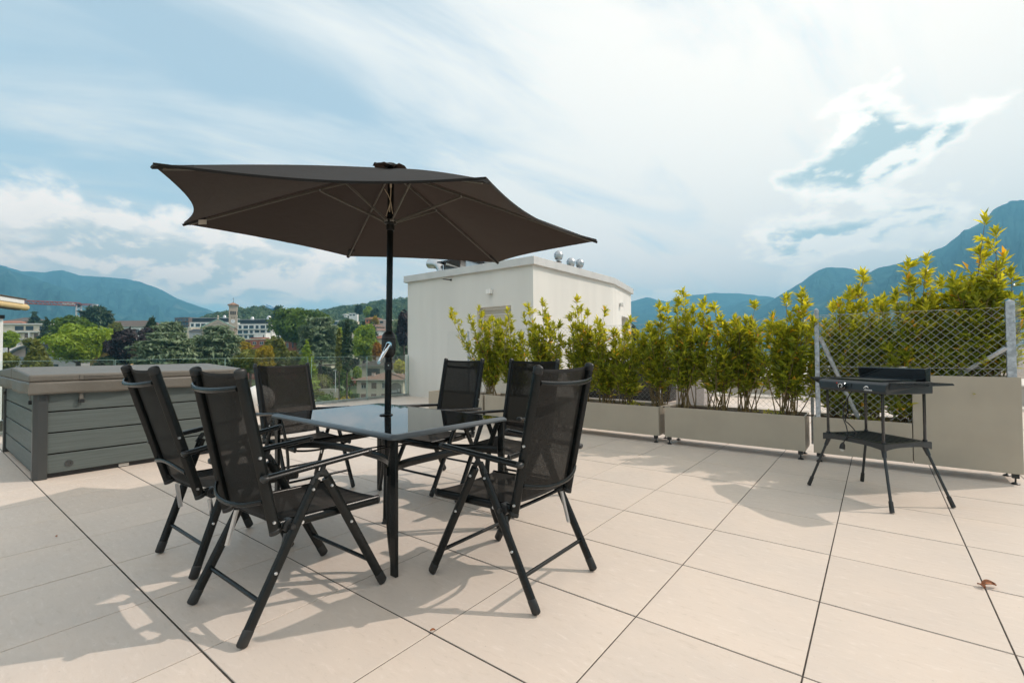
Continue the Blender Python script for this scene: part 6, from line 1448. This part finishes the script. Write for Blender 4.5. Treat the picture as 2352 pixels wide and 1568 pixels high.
# ------------------------------------------------------------------ garden seen through the glass
def shrub(X, Yt, W, fw, leaf, lab, asp=.8, kind='broad', n=None):
    NT_[0] += 1; rng = np.random.RandomState(900 + NT_[0]); p = at(X, Yt, fw); r = W * fw / F / 2; H = 2 * r * asp; t = empty('garden_shrub', (p.x, p.y, p.z - H)); tag(t, lab, 'shrub')
    V, Q, tone = crown(kind, r, H, fw * .8, rng, n or 1500); npmesh('foliage', V, Q, LM[leaf], t, col=tone); MB().tube([(0, 0, -1.2), (0, 0, H * .6)], [.1, .04], 6).build('trunk', M_bark, t)
for a_ in ((728, 893, 42, 100, 'olive', 'clipped olive-green shrub beside the garden wall'), (760, 888, 46, 104, 'green', 'dark green shrub in the middle of the garden'), (775, 878, 44, 106, 'cedar', 'grey-green bushy shrub under the pinkish creeper'), (796, 896, 36, 98, 'green', 'small round fruit tree on the lawn left of the beige house'),
           (745, 902, 70, 94, 'green', 'broad green shrub low in the garden'), (763, 915, 76, 88, 'rust', 'reddish brown grassy shrub at the bottom of the glass'), (782, 866, 36, 112, 'rust', 'pinkish red creeper spread over a garden trellis'), (803, 866, 26, 114, 'rust', 'right part of the reddish creeper next to the beige house'),
           (750, 870, 34, 108, 'lime', 'bright light green shrub left of the garden lamp post'), (735, 866, 30, 110, 'orange', 'palm with yellow hanging fronds in the garden'), (793, 908, 54, 92, 'gold', 'yellow-green shrub row in front of the beige house'), (734, 918, 16, 88, 'cedar', 'small grey-green clipped ball at the left bottom of the garden'), (821, 836, 22, 118, 'lime', 'light green shrub at the left corner of the larger villa', 2.2),
           (700, 900, 70, 90, 'olive', 'olive shrub behind the mesh of the far left chair'), (722, 925, 60, 84, 'green', 'dark green shrub at the lower left corner of the garden')): shrub(*a_)
p = at(810, 911, 98); o = MB().box((0, 0, 0), (2.6, 1.0, 1.3)).build('hedge', mat('clipped_hedge', (.02, .045, .012), .95, col2=(.05, .09, .02), vscale=3, bump=1, bscale=6), None); o.location = p; o.rotation_euler = (0, 0, -YAW); tag(o, 'clipped dark hedge beside the beige house', 'hedge')
def street_lamp(X, Yt, Yb, fw, lab):
    a = at(X, Yt, fw); b = at(X, Yb, fw); t = empty('street_lamp', b); tag(t, lab, 'street lamp'); h = a.z - b.z
    MB().tube([(0, 0, 0), (0, 0, h)], [.09, .06], 8).build('mast', M_cwhite, t); MB().box((0, 0, h + .05), (.9, .28, .10), rz=-YAW).build('lamp_head', M_cwhite, t)
street_lamp(770.5, 851, 900, 99, 'white garden lamp post with a flat head, seen through the glass')
street_lamp(738, 835, 865, 112, 'slim curved-top lamp post in the shade of the domed cedar')
p = at(750, 852, 128); t = empty('garden_house', (p.x, p.y, p.z - 1), -YAW); tag(t, 'small cream outbuilding in the shade under the domed cedar', 'house')
MB().bb(-1.1, 1.1, 0, 3, -4, 2.6).build('wall', WM['cream'], t); opening(t, Vector((.3, 0, .9)), Vector((1, 0, 0)), .7, .9, 'band'); MB().bb(-1.4, 1.4, -.4, 3.4, 2.6, 2.8).build('roof', MR_grey, t)
p = at(722, 889, 102); t = empty('garden_wall', (p.x, p.y, p.z - 2.4), -YAW + R(6)); tag(t, 'low grey garden wall with a pale top left of the lamp post', 'wall')
MB().bb(-6, 5, 0, .4, 0, 1.9).build('wall', WM['stone'], t); MB().bb(-6.1, 5.1, -.05, .45, 1.903, 2.02).build('coping', M_coping, t)
# small pale houses of the far town at the foot of the right-hand mountain
rng = np.random.RandomState(77); mb = MB(); mr = MB()
for k in range(160):
    X = rng.uniform(2240, 2480); Y = rng.uniform(700, 800) if k % 3 else rng.uniform(760, 802); fw = 1300 - (Y - 690) * 4.5 + rng.uniform(-30, 30); p = at(X, Y, fw); w_ = rng.uniform(6, 13); hh = rng.uniform(4, 8)
    a = rng.uniform(-.4, .4) - YAW; mb.box((p.x, p.y, p.z), (w_, 7, hh), rz=a); mr.box((p.x, p.y, p.z + hh / 2 + .6), (w_ + 1, 8, 1.1), rz=a)
tag(mb.build('far_town', WM['cream']), 'scatter of tiny pale houses at the foot of the right-hand mountain', 'town', kind='stuff')
tag(mr.build('far_roofs', MR_brown), 'brown roofs of the tiny far-off houses', 'town', kind='stuff')
